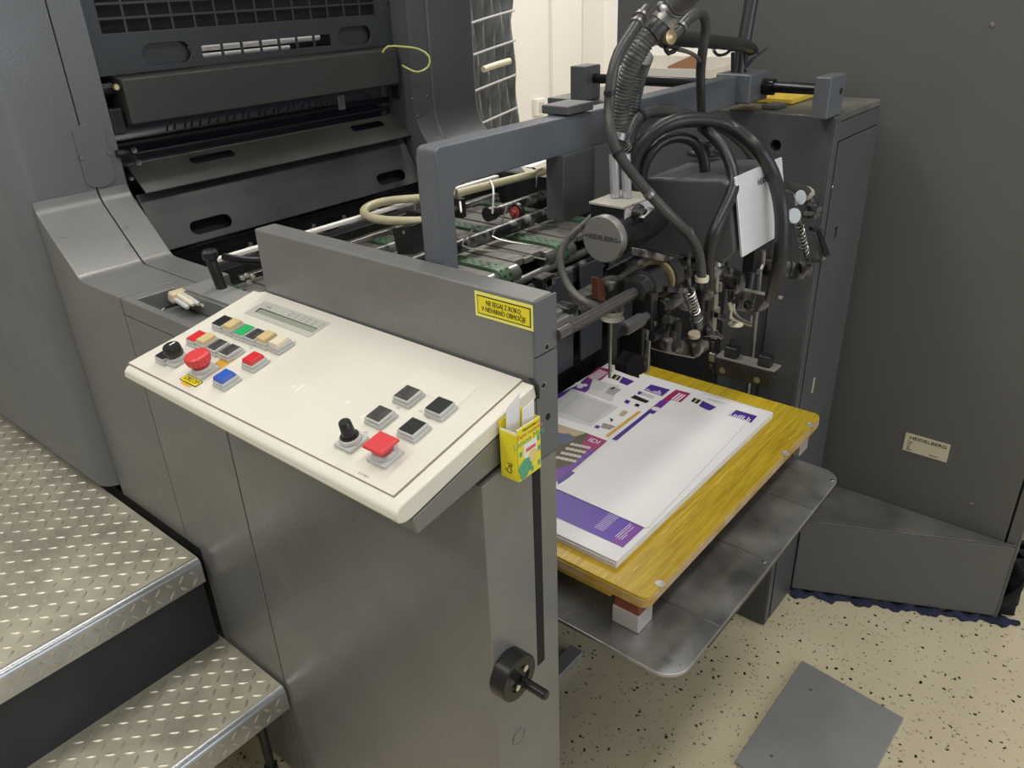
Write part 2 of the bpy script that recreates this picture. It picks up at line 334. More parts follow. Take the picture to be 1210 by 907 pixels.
# blue cloth spilling out under it
t = thing('floor_cloth', (1.7, .2, 0), 'dark blue cloth crumpled under the wedge shaped box', 'cloth')
m = M(); dx, dy = w1[0]-w0[0], w1[1]-w0[1]; rows = []
for i in range(49):
    f = i/48*1.12; base = Vector((w0[0]+dx*f, w0[1]+dy*f, 0)); nrm = Vector((dy, -dx, 0)).normalized()
    row = []
    for j in range(9):
        a = j/8*math.pi; ww = .011+.006*math.sin(i*.9)+.004*math.sin(i*2.3); hh = .009+.004*math.sin(i*1.3)
        row.append(m.bm.verts.new(base+nrm*(ww*math.cos(a)+.002*math.sin(3*a+i))*1.2+Vector((0, 0, max(.0005, hh*math.sin(a)*(1+.3*math.sin(i*1.7+j)))))))
    rows.append(row)
for a, b in zip(rows, rows[1:]):
    for j in range(8): m.face([a[j], a[j+1], b[j+1], b[j]])
obj('cloth_fold', m, clothm, t, smooth=80)
m = M(); rows = []
for i in range(15):
    row = []
    for j in range(9):
        row.append(m.bm.verts.new((1.80+.10*i/14+.006*math.sin(j*1.3), .045+.018*math.sin(i*1.1+j*.8), .003+.17*j/8)))
    rows.append(row)
for a, b in zip(rows, rows[1:]):
    for j in range(8): m.face([a[j], a[j+1], b[j+1], b[j]])
o = obj('cloth_hanging', m, mat('black_cloth', (.008, .009, .012), .9), t, smooth=80); s_ = o.modifiers.new('s', 'SOLIDIFY'); s_.thickness = .003

# loose plate on the floor
t = thing('floor_plate', (1.3, .3, 0), 'loose grey sheet metal plate lying on the flecked floor', 'plate')
p = [(1.3858,0.3660,0.0080), (1.3620,0.1431,0.0080), (1.1927,0.1469,0.0080), (1.0145,0.3651,0.0080)]
p = [(p[0][0], p[0][1]), (p[1][0], p[1][1]), (p[1][0]-.33, p[1][1]+.012), (p[0][0]-.33, p[0][1]+.004)]
obj('sheet_metal', M().prism([(x, y, .001) for x, y in p], (0, 0, .008)), zinc, t, .0015)
obj('screw_head', M().lathe((1.3153,0.3196,0.0090), (0, 0, 1), [(0, .003), (.001, .003)], 12), steeld, t)
obj('screw_head', M().lathe((1.1098,0.3180,0.0090), (0, 0, 1), [(0, .003), (.001, .003)], 12), steeld, t)

# ================================================================ platform with steps
t = thing('step_platform', (0, 1.5, 0), 'checker plate operator platform with two steps beside the press', 'platform')
def slab(name, x0, x1, y0, y1, z, edge, label=None):
    m = M(); pr = [(y0+.012, z)]
    for k in range(1, 7):
        a = math.pi/2*k/6; pr.append((y0+.012-.012*math.sin(a), z-.012+.012*math.cos(a)))
    pr += [(y0, z-edge), (y0+.004, z-edge), (y0+.004, z-.014), (y0+.012, z-.005)]
    m.yz(pr, x0, x1); obj('worn_nosing', m, nosing, t, smooth=50)
    return obj(name, M().box(x0, x1, y0+.0122, y1, z-.005, z), tread, t, smooth=50, label=label)
slab('tread_plate', -.9, .489, 1.187, 3.2, .478, .052, 'upper checker plate deck')
slab('tread_plate', -.9, .497, .998, 1.215, .273, .052, 'lower checker plate step')
def lugs(x0, x1, y0, y1, z, ye):
    m = M().use(treadl); p = .0225; ni = int((x1-x0)/p); nj = int((y1-y0)/p)
    def lug(c, u, v, n, L, W, H):
        c, u, v, n = Vector(c), Vector(u), Vector(v), Vector(n)
        rim = []
        for a, b in ((-1, 0), (-.55, .72), (0, 1), (.55, .72), (1, 0), (.55, -.72), (0, -1), (-.55, -.72)): rim.append(m.bm.verts.new(c+u*a*L/2+v*b*W/2-n*.0002))
        top = [m.bm.verts.new(c+u*a*L/2+n*H) for a in (-.5, .5)]
        m.face([rim[0], rim[1], top[0]]); m.face([rim[1], rim[2], rim[3], top[1], top[0]]); m.face([rim[3], rim[4], top[1]])
        m.face([rim[4], rim[5], top[1]]); m.face([rim[5], rim[6], rim[7], top[0], top[1]]); m.face([rim[7], rim[0], top[0]])
    for i in range(ni):
        for j in range(nj):
            s = 1 if (i+j) % 2 else -1; a = math.pi/4*s+random.uniform(-.04, .04)
            u = (math.cos(a), math.sin(a), 0); v = (-math.sin(a), math.cos(a), 0)
            lug((x0+(i+.5)*p, y0+(j+.5)*p, z), u, v, (0, 0, 1), .0215, .0068, .0016)
        for j in range(2):
            s = 1 if (i+j) % 2 else -1; a = math.pi/4*s
            lug((x0+(i+.5)*p, ye, z-.020-.021*j), (math.cos(a), 0, math.sin(a)), (-math.sin(a), 0, math.cos(a)), (0, -1, 0), .021, .0066, .0012)
    return m
obj('tread_pattern', lugs(-.62, .487, 1.205, 2.9, .478, 1.187), None, t, kind='stuff', smooth=60, label='raised diamond lugs of the upper deck')
obj('tread_pattern', lugs(-.5, .494, 1.012, 1.20, .273, .998), None, t, kind='stuff', smooth=60, label='raised diamond lugs of the lower step')
obj('riser_plate', M().box(-.9, .489, 1.199, 1.205, .262, .428), riser_m, t, .001)
obj('riser_bolt', M().lathe((0.4605,1.1990,0.4224), (0, -1, 0), [(0, .004), (.002, .004), (.002, .002)], 12), blackm, t)
obj('support_beam', M().box(-.9, .488, 1.25, 1.28, .36, .47), riser_m, t)
for x, y in ((.455, 1.02), (.455, 2.4), (-.8, 1.02)):
    z1 = .225 if y < 1.1 else .47
    l = obj('leg', M().cyl((x, y+.02, .07), (x, y+.02, z1+.03), .0085, 16), blackm, t)
    obj('levelling_foot', M().lathe((x, y+.02, 0), (0, 0, 1), [(0, .016), (.006, .016), (.010, .013), (.075, .0125)], 18), blackm, l)
# ================================================================ printing unit
t = thing('printing_unit', (1.0, 1.8, 0), 'tall dark grey printing unit with grille and slotted guards behind the feeder', 'printing press')
# operator side column: outer skin and inner strip, a groove between
m = M(); pts = [(.475+.04*(1-math.cos(a)) , 1.50+.04*(1-math.sin(a))) for a in [math.pi/2*k/8 for k in range(9)]]
pts = [(.475, 2.4)]+[(.475, 1.54)]+[(.475+.04*(1-math.cos(a)), 1.54-.04*math.sin(a)) for a in [math.pi/2*k/8 for k in range(1, 9)]]+[(.614, 1.50), (.614, 2.4)]
m.prism([(x, y, .505) for x, y in pts], (0, 0, 1.3)); obj('operator_column', m, col_m, t, label='rounded blue grey column cover')
obj('column_strip', M().box(.6165, .672, 1.50, 2.4, .97, 1.8), col_m, t, .002)
obj('column_backing', M().box(.60, .66, 1.51, 2.4, .5, 1.79), black, t)
# cap plate with two screws on the column
c0, c1 = (0.5997,1.4970,1.1814), (0.6539,1.4970,1.0981)
m = M().plate((0, 1.4985, 0), (1, 0, 0), (0, 0, 1), obround(((0.6262,1.4980,1.1422)[0]), ((0.6262,1.4980,1.1422)[2]), .026, .026, 10), [], .0015)
ox, _, oz = (0.6262,1.4980,1.1422)
pts = [(ox+a, oz+b) for a, b in ((-.027, -.045), (-.018, -.052), (0, -.056), (.018, -.052), (.027, -.045), (.027, .045), (.018, .052), (0, .055), (-.018, .052), (-.027, .045))]
m = M().plate((0, 1.4995, 0), (1, 0, 0), (0, 0, 1), pts, [], .002); cp = obj('cover_plate', m, col_m, t, .0006)
for q0_, in (((0.6015,1.4965,1.1422),), ((0.6516,1.4965,1.1425),),): 
    obj('screw', M().lathe(q0_, (0, -1, 0), [(0, .0036), (.0018, .003), (.0018, .0012), (.0006, .0012)], 14), steeld, cp)
# drive side column, curved forward at its foot
def colfoot(x0, x1, y0=1.455):
    pr = [(2.4, 1.8), (y0, 1.8), (y0, 1.13)]
    for k in range(1, 9):
        a = math.radians(52)*k/8; pr.append((y0-.11*(1-math.cos(a)), 1.13-.11*math.sin(a)))
    pr += [(y0-.20, .925), (y0-.20, .80), (2.4, .80)]
    return M().yz(pr, x0, x1)
obj('drive_column_strip', colfoot(1.375, 1.432), paint_d, t, .001)
obj('drive_column', colfoot(1.434, 1.60), paint_d, t, .012, 4)
ox, _, oz = (1.3944,1.4530,1.1537)
pts = [(ox+a, oz+b) for a, b in ((-.027, -.035), (-.018, -.042), (0, -.046), (.018, -.042), (.027, -.035), (.027, .045), (.018, .052), (0, .055), (-.018, .052), (-.027, .045))]
cp = obj('cover_plate', M().plate((0, 1.4545, 0), (1, 0, 0), (0, 0, 1), pts, [], .002), paint_d, t, .0006)
for q0_, in (((1.3678,1.4520,1.1512),), ((1.4160,1.4520,1.1512),), ((1.3796,1.4520,1.1111),),): 
    obj('screw', M().lathe(q0_, (0, -1, 0), [(0, .0036), (.0018, .003)], 14), steeld, cp)
# grille panel: plate with window grid
Y0 = 1.51
GX0, GX1 = (0.6702,1.5100,1.3383)[0]+.004, (1.4132,1.5100,1.3264)[0]
gx0, gx1 = (0.6990,1.5100,1.3364)[0], (1.3747,1.5100,1.3391)[0]; gz0 = (0.9867,1.5100,1.3361)[2]
sx0, sx1 = (0.8818,1.5100,1.2871)[0], (1.1932,1.5100,1.2923)[0]; sz0, sz1 = (1.0269,1.5100,1.2816)[2], (1.0315,1.5100,1.3036)[2]
hb1 = (0.8106,1.5100,1.2960); hb2 = (1.2610,1.5100,1.2963)
dz = .0235; nr = 8
holes = [rect(gx0, gx1, gz0, gz0+dz*nr), rect(sx0, sx1, sz0, sz1), obround(hb1[0], hb1[2], .048, .019), obround(hb2[0], hb2[2], .048, .019)]
obj('grille_panel', M().plate((0, Y0+.004, 0), (1, 0, 0), (0, 0, 1), rect(GX0, GX1, 1.268, 1.56), holes, .004), guardg, t, .001)
obj('panel_void', M().box(GX0+.01, GX1-.01, Y0+.06, Y0+.07, 1.2, 1.56), black, t)
for h in (hb1, hb2): obj('recessed_grip', M().plate((0, Y0+.014, 0), (1, 0, 0), (0, 0, 1), obround(h[0], h[2], .052, .023), [], .002), guardg, t)
n = 15
for k in range(1, n): x = gx0+(gx1-gx0)*k/n; obj('grille_bar', M().box(x-.0022, x+.0022, Y0+.001, Y0+.006, gz0, gz0+dz*nr), guardg, t)
for k in range(1, nr): z = gz0+dz*k; obj('grille_rail', M().box(gx0, gx1, Y0, Y0+.004, z-.002, z+.002), guardg, t)
for k in range(1, 7): x = sx0+(sx1-sx0)*k/7; obj('slot_bar', M().box(x-.0022, x+.0022, Y0, Y0+.004, sz0, sz1), guardg, t)
obj('inner_roller', M().cyl((GX0+.02, Y0+.042, (sz0+sz1)/2+.004), (sx1, Y0+.042, (sz0+sz1)/2+.004), .006, 16), white, t, label='roller behind the slots with its shine painted white')  # plain white colour stands in for the reflection on a chrome roller
obj('inner_roller', M().cyl((sx0, Y0+.034, sz0+.002), (sx0+(sx1-sx0)*.72, Y0+.034, sz0+.002), .004, 16), white, t)
obj('inner_lamp', M().cyl((gx0+.01, Y0+.04, gz0+.075), (gx0+.04, Y0+.04, gz0+.075), .007, 14), chrome, t)
# bar guard (flat dark bar under the grille)
m = M(); bx0 = (0.7023,1.5000,1.2603)[0]; bx1 = (1.3639,1.5000,1.2530)[0]
m.yz([(1.488, 1.262), (1.486, 1.185), (1.55, 1.175), (1.55, 1.27)], bx0, bx1); obj('bar_guard', m, mat('brown_black_guard', (.040, .039, .037), .42, 0, .15, 250, .15, 7), t, .003)
obj('bar_shaft', M().cyl((.672, 1.53, 1.245), (bx0, 1.53, 1.245), .012, 16), blackm, t)
obj('hinge_bolt', M().lathe((0.6949,1.5000,1.2498), (-.3, -1, 0), [(0, .006), (.006, .006), (.009, .004)], 14), brass, t)
obj('hinge_arm', M().box(bx0-.03, bx0-.006, 1.50, 1.53, 1.17, 1.215), blackm, t, .003)
obj('hinge_arm', M().box(bx1+.006, bx1+.03, 1.50, 1.53, 1.15, 1.27), blackm, t, .003)
for q0_, in (((1.3621,1.4970,1.2403),), ((1.3628,1.4970,1.2067),), ((1.3827,1.4970,1.1914),), ((1.3542,1.4970,1.1849),), ((1.3760,1.4970,1.1007),),): 
    obj('screw', M().lathe(q0_, (0, -1, 0), [(0, .004), (.003, .0035)], 12), steeld, t)
# dark recess with cylinders
obj('recess_wall', M().box(.672, 1.375, 1.72, 1.74, .8, 1.6), black, t)
obj('blanket_cylinder', M().cyl((.68, 1.66, 1.085), (1.37, 1.66, 1.085), .085, 48), mat('blanket_blue_black', (.012, .016, .024), .25), t)
obj('guard_rod', M().cyl((.68, 1.55, 1.145), (1.372, 1.55, 1.145), .007, 14), mat('rod_black', (.02, .024, .03), .2, .4), t)
obj('guard_rod', M().cyl((.68, 1.545, 1.125), (1.372, 1.545, 1.125), .005, 14), mat('rod_black', (.02, .024, .03), .2, .4), t)
m = M()
for k in range(22):
    x = .80+.42*k/22+random.uniform(-.004, .004); m.cyl((x, 1.56, 1.155), (x, 1.553, 1.166), .0022, 8)
obj('gripper_row', m, mat('gripper_dark', (.10, .10, .10), .3, .5), t, kind='stuff')
obj('gripper_block', M().box(1.215, 1.235, 1.54, 1.56, 1.14, 1.172), steeld, t, .001)
# upper small guard with bright lip
ux0, ux1 = (0.6830,1.4900,1.0871)[0]+.008, (1.3925,1.4900,1.0809)[0]
def tilted(x0, x1, y0, z0, y1, z1, th, holes=()):
    u = Vector((1, 0, 0)); v = Vector((0, y1-y0, z1-z0)); L = v.length; v.normalize()
    return M().plate((0, y0, z0), u, v, rect(x0, x1, 0, L), list(holes), th), L
m, L = tilted(ux0, ux1, 1.478, 1.062, 1.53, 1.108, .004, [obround(ux0+.17, .052, .05, .009), obround(ux1-.12, .052, .05, .009)])
obj('lip_guard', m, mat('lip_guard_grey', (.05, .049, .045), .3, .1, .1, 200, .35, 7), t, .001)
obj('guard_lip', M().cyl((ux0, 1.531, 1.109), (ux1-.03, 1.531, 1.109), .0035, 10), steeld, t, label='bright steel rod standing for the highlight on the guard edge')  # pale rod added as the highlight along the guard's top edge
# lower guard
lx0, lx1 = .682, (1.3658,1.4600,0.9860)[0]
m, L = tilted(lx0, lx1, 1.448, .957, 1.505, 1.058, .005, [obround(lx0+.115, .028, .045, .0135), obround(lx1-.085, .028, .045, .0135)])
obj('slot_guard', m, guard, t, .0015)
obj('slot_pocket', M().prism([(lx0+.03, 1.47, .95), (lx0+.03, 1.53, 1.05), (lx1-.03, 1.53, 1.05), (lx1-.03, 1.47, .95)], (0, .004, -.003)), black, t)
obj('rear_side_guard', M().box(1.442, 1.46, 1.11, 1.45, .3, .99), blackm, t)
obj('guard_foot', M().box(.68, 1.375, 1.463, 1.60, .60, .950), blackm, t, .004)
# hinge fittings at the left of the guards
for q0_, r in (((0.6938,1.4900,1.1405), 0.008,), ((0.6962,1.4900,1.1187), 0.009,), ((0.6764,1.4900,1.0930), 0.006,),): 
    obj('hinge_pin', M().lathe(q0_, (-.4, -1, .2), [(0, r*.5), (.012, r*.5), (.012, r*.7), (.016, r*.6)], 12), dusty, t)
obj('hinge_arm', M().tube([(0.6640,1.4950,1.1390), (0.6826,1.4950,1.1374), (0.6923,1.4950,1.1251)], .007, 8), blackm, t)
m = M(); m.tube([(1.3032,1.4700,1.2585), (1.3113,1.4600,1.2704), (1.3435,1.4500,1.2681), (1.3797,1.4300,1.2603), (1.3908,1.4100,1.2435), (1.3855,1.4100,1.2221), (1.3613,1.4200,1.2131), (1.3541,1.4400,1.2186), (1.3454,1.4550,1.2281)], .0022, 8)
obj('earth_wire', m, mat('yellow_green_wire', (.52, .52, .14), .4), t, label='thin yellow earthing wire looped at the guard')

# ================================================================ operator side housing (lower machine body)
t = thing('side_housing', (.55, 1.0, 0), 'satin grey lower machine housing running from printing unit to feeder post', 'machine housing')
pr = [(1.52, 1.12)]
pr = [(1.499, 1.085), (1.496, 1.072), (1.488, 1.060), (1.398, .974), (1.388, .967), (1.376, .965), (1.253, .965), (1.253, .483), (1.499, .483)]
obj('side_panel', M().yz(pr, .502, .614), paint, t, .004, 3, label='outer panel with sloping ledge')
pr2 = [(1.499, 1.085), (1.496, 1.072), (1.488, 1.060), (1.398, .974), (1.388, .967), (1.376, .965), (1.245, .965), (1.205, .965), (1.205, .90), (1.499, .90)]
m = M().prism([(.6165, y, z) for y, z in pr2], (.055, 0, 0)); obj('ledge_strip', m, paint, t, .002)
obj('panel_backing', M().box(.504, .60, .50, 1.48, .50, .93), black, t)
obj('plinth', M().box(.505, .60, 1.207, 2.3, 0, .481), black, t)
# second panel with the recessed tray in its top
RY0, RY1, RX0, RX1 = 1.04, 1.222, .515, .578
m = M().yz([(1.006, .005), (1.205, .005), (1.205, .483), (1.250, .483), (1.250, .935), (1.006, .935)], .502, .600); obj('side_panel', m, paint, t, .001, label='middle panel under the pen tray')
m = M().plate((0, 0, .936), (1, 0, 0), (0, 1, 0), [(.502, 1.006), (.63, 1.006), (.66, 1.10), (.66, 1.10), (.664, 1.250), (.502, 1.250)][:3]+[(.614, 1.12), (.614, 1.250), (.502, 1.250)], [rect(RX0, RX1, RY0, RY1)], .029)
obj('ledge_tray', m, paint, t, .002)
obj('ledge_plate', M().box(.583, .632, 1.02, 1.20, .9652, .969), zinc, t, .001)
obj('lower_panel', M().prism([(.502, .48, .005), (.632, .48, .005), (.632, .48, .899), (.597, .48, .899), (.597, .48, .933), (.502, .48, .917)], (0, .523, 0)), paint, t, .0015, label='large scuffed front panel and post face')
# slot between housing and post
obj('post_slot', M().box((0.5857,0.4790,0.7807)[0], (0.6004,0.4790,0.7712)[0], .4795, .481, (0.6020,0.4790,0.5889)[2], .93), black, t)
obj('blank_plug', M().lathe((0.5416,0.4800,0.4982), (0, -1, 0), [(0, .0125), (.0012, .0125), (.0012, .0115), (.0004, .0115)], 28), paint, t)
# hand wheel on the post face
hc = (0.5226,0.4600,0.6356)
hw = obj('hand_wheel', M().lathe((hc[0], .48, hc[2]), (0, -1, 0), [(0, .028), (.001, .031), (.022, .031), (.0235, .0295), (.0235, .018), (.021, .0165)], 40), mat('oxide_black', (.03, .029, .028), .28, .5), t, label='black round hand wheel with crank pin')
obj('crank_pin', M().lathe((0.5287,0.4560,0.6258), (0, -1, 0), [(0, .0065), (.034, .0065), (.036, .005)], 18), mat('oxide_black', (.03, .029, .028), .28, .5), hw)
for q0_, in (((0.5335,0.4565,0.6443),), ((0.5178,0.4565,0.6249),),): obj('set_screw', M().lathe(q0_, (0, -1, 0), [(0, .0045), (.001, .0045)], 14), chrome, hw)
# ================================================================ feeder side frame
t = thing('feeder_side_frame', (.62, .75, 0), 'grey upper side frame of the feeder carrying a yellow warning sign', 'machine frame')
obj('side_plate', M().prism([(.600, .4835, 1.032), (.600, .4835, 1.095), (.600, .985, 1.095), (.600, .985, .90), (.600, .4835, .90)], (.035, 0, 0)), paint, t, .003, 3)
m = M().plate((0, .4825, 0), (1, 0, 0), (0, 0, 1), rect(.598, .6365, .90, 1.030), [], .0025)
q1, q2 = (0.6174,0.4800,1.0375), (0.6174,0.4800,0.9507)
obj('post_face', m, paint_b, t, .0008)
obj('post_face', M().box(.598, .6365, .480, .4825, 1.0315, 1.0945), paint_b, t, .0008)
for q in (q1, q2, (0.6101,0.4800,0.9937)):
    obj('bolt_hole', M().lathe(q, (0, -1, 0), [(0, .0042), (.0006, .0042), (.0006, .0032), (-.001, .003)], 16), steel if q is not q2 else blackm, t)
    obj('bolt_hole', M().lathe((q[0], q[1]-.0008, q[2]), (0, -1, 0), [(0, .0031), (.0001, .0031)], 16), black, t)
obj('inner_plate', M().box(.629, .6355, .484, .985, 0, 1.09), paint_d, t)
# sign
a, b, c, d = (0.5995,0.5649,1.0902), (0.5995,0.4820,1.0902), (0.5995,0.4827,1.0610), (0.5995,0.5646,1.0615)
z1 = (a[2]+b[2])/2; z0 = (c[2]+d[2])/2; y1 = a[1]; y0 = (b[1]+c[1])/2
m = M().use(paley).box(.5988, .5998, y0, y1, z0, z1); e = .0035
m.use(ink).box(.5985, .5989, y0+e, y1-e, z0+e, z1-e); e = .0048; m.use(yellow).box(.5982, .5986, y0+e, y1-e, z0+e, z1-e)
h = (z1-z0); m.use(ink)
m.text('NE SEGAJ Z ROKO', (.5981, (y0+y1)/2, z0+h*.635), (0, -1, 0), (0, 0, 1), h*.28, sx=.74)
m.text('V NEVARNO OBMOČJE', (.5981, (y0+y1)/2, z0+h*.36), (0, -1, 0), (0, 0, 1), h*.28, sx=.74)
obj('warning_sign', m, None, t, label='yellow warning sign with black Slovenian lettering')

# ================================================================ drive side tower
t = thing('drive_tower', (1.56, .8, 0), 'dark grey drive side feeder cabinet with a narrow door', 'machine cabinet')
TZ = 1.163
m = M().plate((1.46, 0, 0), (0, -1, 0), (0, 0, 1), rect(-1.105, -.484, .004, TZ), [[(-(1.4400,0.5835,1.1074)[1]+.0105*math.cos(q), (1.4400,0.5835,1.1074)[2]+.0105*math.sin(q)) for q in [2*math.pi*k/18 for k in range(18)]]], .02)
obj('inner_side', m, paint_d, t, .001)
obj('front_strip', M().box(1.441, 1.4635, .480, .50, .004, TZ), paint_d, t, .002)
obj('cabinet_core', M().box(1.462, 1.683, .50, 1.10, .004, TZ-.01), black, t)
obj('top_cover', M().box(1.441, 1.685, .484, 1.105, TZ-.012, TZ+.001), mat('dusty_top', (.085, .082, .075), .42, 0, .2, 260, .4, 8, col2=(.20, .19, .165)), t, .002)
obj('front_head', M().box(1.464, 1.685, .480, .50, 1.119, TZ-.0125), paint_d, t, .0015)
sq = (1.5289,0.4800,0.9390)
m = M().plate((0, .490, 0), (1, 0, 0), (0, 0, 1), rect(1.4725, 1.685, .004, 1.117), [rect(sq[0]-.0085, sq[0]+.0085, sq[2]-.012, sq[2]+.012)], .010)
obj('front_door', m, paint_d, t, .0015)
l_ = (1.5306,0.4795,0.6094)
m = M().use(plate_m).box(l_[0]-.0045, l_[0]+.0045, .479, .4798, l_[2]-.017, l_[2]+.017); m.use(ink)
for k in range(7): m.box(l_[0]-.0025, l_[0]+.0025, .4787, .4791, l_[2]-.013+.004*k, l_[2]-.0115+.004*k)
obj('rating_label', m, None, t, label='tiny vertical cream label')
obj('screw', M().lathe((1.4676,0.4790,1.0390), (0, -1, 0), [(0, .003), (.0015, .0025)], 12), steel, t)
obj('outer_side', M().box(1.683, 1.685, .49, 1.10, .004, TZ-.012), paint_d, t)
obj('seam_strip', M().box(1.4385, 1.4402, (1.4400,0.5625,0.7838)[1]-.001, (1.4400,0.5625,0.7838)[1]+.001, .1, .80), black, t)
obj('recess_shade_panel', M().box(1.4375, 1.4395, .655, 1.10, .05, .955), mat('recess_shade_black', (.014, .014, .015), .6), t)  # flat dark sheet on the inner face, painting the shade of a recess
obj('guide_rod', M().cyl((1.425, (1.4250,0.5766,0.7304)[1], .1), (1.425, (1.4250,0.5766,0.7304)[1], .92), .0045, 12), steeld, t)
obj('screw', M().lathe((1.4390,1.0765,1.1536), (-1, 0, 0), [(0, .004), (.002, .004)], 14), steel, t)
# ================================================================ control console
t = thing('control_console', (.49, .75, .93), 'tilted cream control console with coloured push buttons and a small display', 'control panel')
KU = Vector((0, -1, 0)); KV = Vector((.209, 0, .0435)).normalized(); KN = KU.cross(KV)*-1
if KN.z < 0: KN = -KN
A0 = Vector((.386, 0, .957)); 
def kp(y, v, n): return A0+Vector((0, y, 0))+KV*v+KN*n     # y along the machine, v up the slope
VW = .2135
pr = []
for k in range(9):
    a = math.pi*.5*k/8; pr.append((.010-.012*math.sin(a), -.012+.010*math.cos(a)-.0005))
prof = [(VW, 0), (VW, -.018)]+[(.012, -.0235), (.004, -.022), (-.003, -.018), (-.0055, -.011), (-.003, -.004), (.003, -.0008), (.010, 0)]
m = M(); pts = [kp(.480, v, n) for v, n in prof]; m.prism([tuple(p) for p in pts], (0, .527, 0)); obj('console_top', m, cream, t, .0025, 3, label='cream top with rounded front edge')
def kflat(name, pts, material, h0, h1, parent=None, **k):
    m = M(); m.prism([tuple(Vector(p)+KN*h0) for p in pts], KN*(h1-h0)); return obj(name, m, material, parent or t, **k)
kflat('key_foil', [(0.3937,1.0098,0.9586), (0.5900,0.9938,0.9995), (0.5979,0.9837,1.0011), (0.5956,0.4981,1.0006), (0.3965,0.4963,0.9592)], foil, .0002, .0009, label='flat foil covering the console face')
kflat('foil_edge', [(0.3920,1.0090,0.9583), (0.3937,1.0098,0.9586), (0.3969,0.4956,0.9593), (0.5960,0.4972,1.0007), (0.5958,0.4959,1.0007), (0.3953,0.4939,0.9589)], mat('foil_edge_brown', (.22, .17, .13), .5), .0003, .0007)
kflat('blank_label', [(0.5622,0.6214,0.9937), (0.5619,0.5335,0.9936), (0.5264,0.5329,0.9862), (0.5261,0.6227,0.9862)], foil2, .0009, .0014, label='pale rectangular blank label')
# under bracket
m = M(); m.prism([tuple(kp(.4815, v, n)) for v, n in ((VW, -.0202), (.012, -.0262), (.0136, -.048), (.198, -.0606), (VW, -.060))], (0, .52, 0)); obj('under_bracket', m, paint, t, .002)
# display
disp = kflat('display', [(0.5799,0.9578,0.9974), (0.5813,0.8121,0.9976), (0.5448,0.8123,0.9901), (0.5455,0.9598,0.9902)], bezel, .0009, .0016, label='small grey display with a green strip')
kflat('display_window', [(0.5627,0.9441,0.9938), (0.5631,0.8165,0.9939), (0.5541,0.8177,0.9920), (0.5540,0.9452,0.9920)], lcd, .0016, .0019, disp)
kflat('window_shadow', [(0.5642,0.9462,0.9941), (0.5641,0.8177,0.9941), (0.5629,0.8162,0.9938), (0.5627,0.9431,0.9938), (0.5541,0.9433,0.9920), (0.5538,0.9457,0.9919)], ink, .0019, .0021, disp)
m = M().use(ptext)
for q in ((0.5721,0.8859,0.9957), (0.5721,0.8726,0.9957), (0.5721,0.8594,0.9957), (0.5718,0.8471,0.9957), (0.5710,0.8334,0.9955), (0.5715,0.8197,0.9956)):
    for y0_, v0_, a_, b_ in ((0, .004, .005, .0006), (0, -.004, .005, .0006), (.0025, 0, .0006, .008), (-.0025, 0, .0006, .008)):
        m.obox(Vector(q)+KN*.0016+KU*y0_+KV*v0_, KU, KV, KN, a_, b_, .0003)
m.text('• m/h', Vector((0.5708,0.9361,0.9955))+KN*.0018, KU, KV, .006, .0001)
obj('display_print', m, None, disp)
def button(p, capm, kind='flat', w=.0235, l=.027):
    p = Vector(p); m = M().use(grey_pl); m.obox(p+KN*.0009, KU, KV, KN, w, l, .0045); m.obox(p+KN*.0054, KU, KV, KN, w*.9, l*.9, .0045)
    b = obj('push_button', m, None, t, .001)
    if kind == 'flat': obj('cap', M().obox(p+KN*.0099, KU, KV, KN, w*.80, l*.80, .0016), capm, b, .0006)
    if kind == 'raised': obj('cap', M().obox(p+KN*.0099, KU, KV, KN, w*.82, l*.82, .0052, .86), capm, b, .0008)
    if kind == 'thin': obj('cap', M().obox(p+KN*.0099, KU, KV, KN, w*.78, l*.78, .0008), capm, b, .0004)
    return b
bl = None
for q, c, k, lb in (((0.5104,0.9559,0.9829), blkp, 'flat', 'black cap at the left of the upper row'), ((0.5103,0.9293,0.9829), yelp, 'raised', 'beige cap in the upper row'), ((0.5095,0.9022,0.9827), greenp, 'flat', 'green cap'),
    ((0.5104,0.8779,0.9829), dgp, 'thin', 'smoked cap in the upper row'), ((0.5116,0.8539,0.9831), yelp, 'raised', 'second beige cap in the upper row'), ((0.5122,0.8273,0.9833), offp, 'raised', 'cream cap ending the upper row'),
    ((0.4701,0.9563,0.9745), redp, 'flat', 'flat red cap'), ((0.4709,0.9328,0.9747), yelp, 'raised', 'beige cap in the lower row'), ((0.4708,0.9074,0.9746), dgp, 'thin', 'smoked cap in the lower row'), ((0.4712,0.8792,0.9747), dgp, 'thin', 'smoked cap ending the lower row')):
    button(q, c, k)['label'] = 'push button with '+lb
button((0.4253,0.9593,0.9652), blkp, 'flat')['label'] = 'black push button beside the rotary knob'
button((0.4304,0.8288,0.9662), bluep, 'raised', .025, .027)['label'] = 'push button with blue cap'
button((0.4714,0.8268,0.9748), redp, 'raised', .025, .027)['label'] = 'push button with red cap'
for q, c, k in (((0.5114,0.5917,0.9831), dgp, 'thin'), ((0.4711,0.5935,0.9747), dgp, 'thin'), ((0.5116,0.5422,0.9831), blkp, 'flat'), ((0.4730,0.5443,0.9751), blkp, 'thin')):
    button(q, c, k, .0265, .0275)['label'] = 'grey push button with smoked cap'
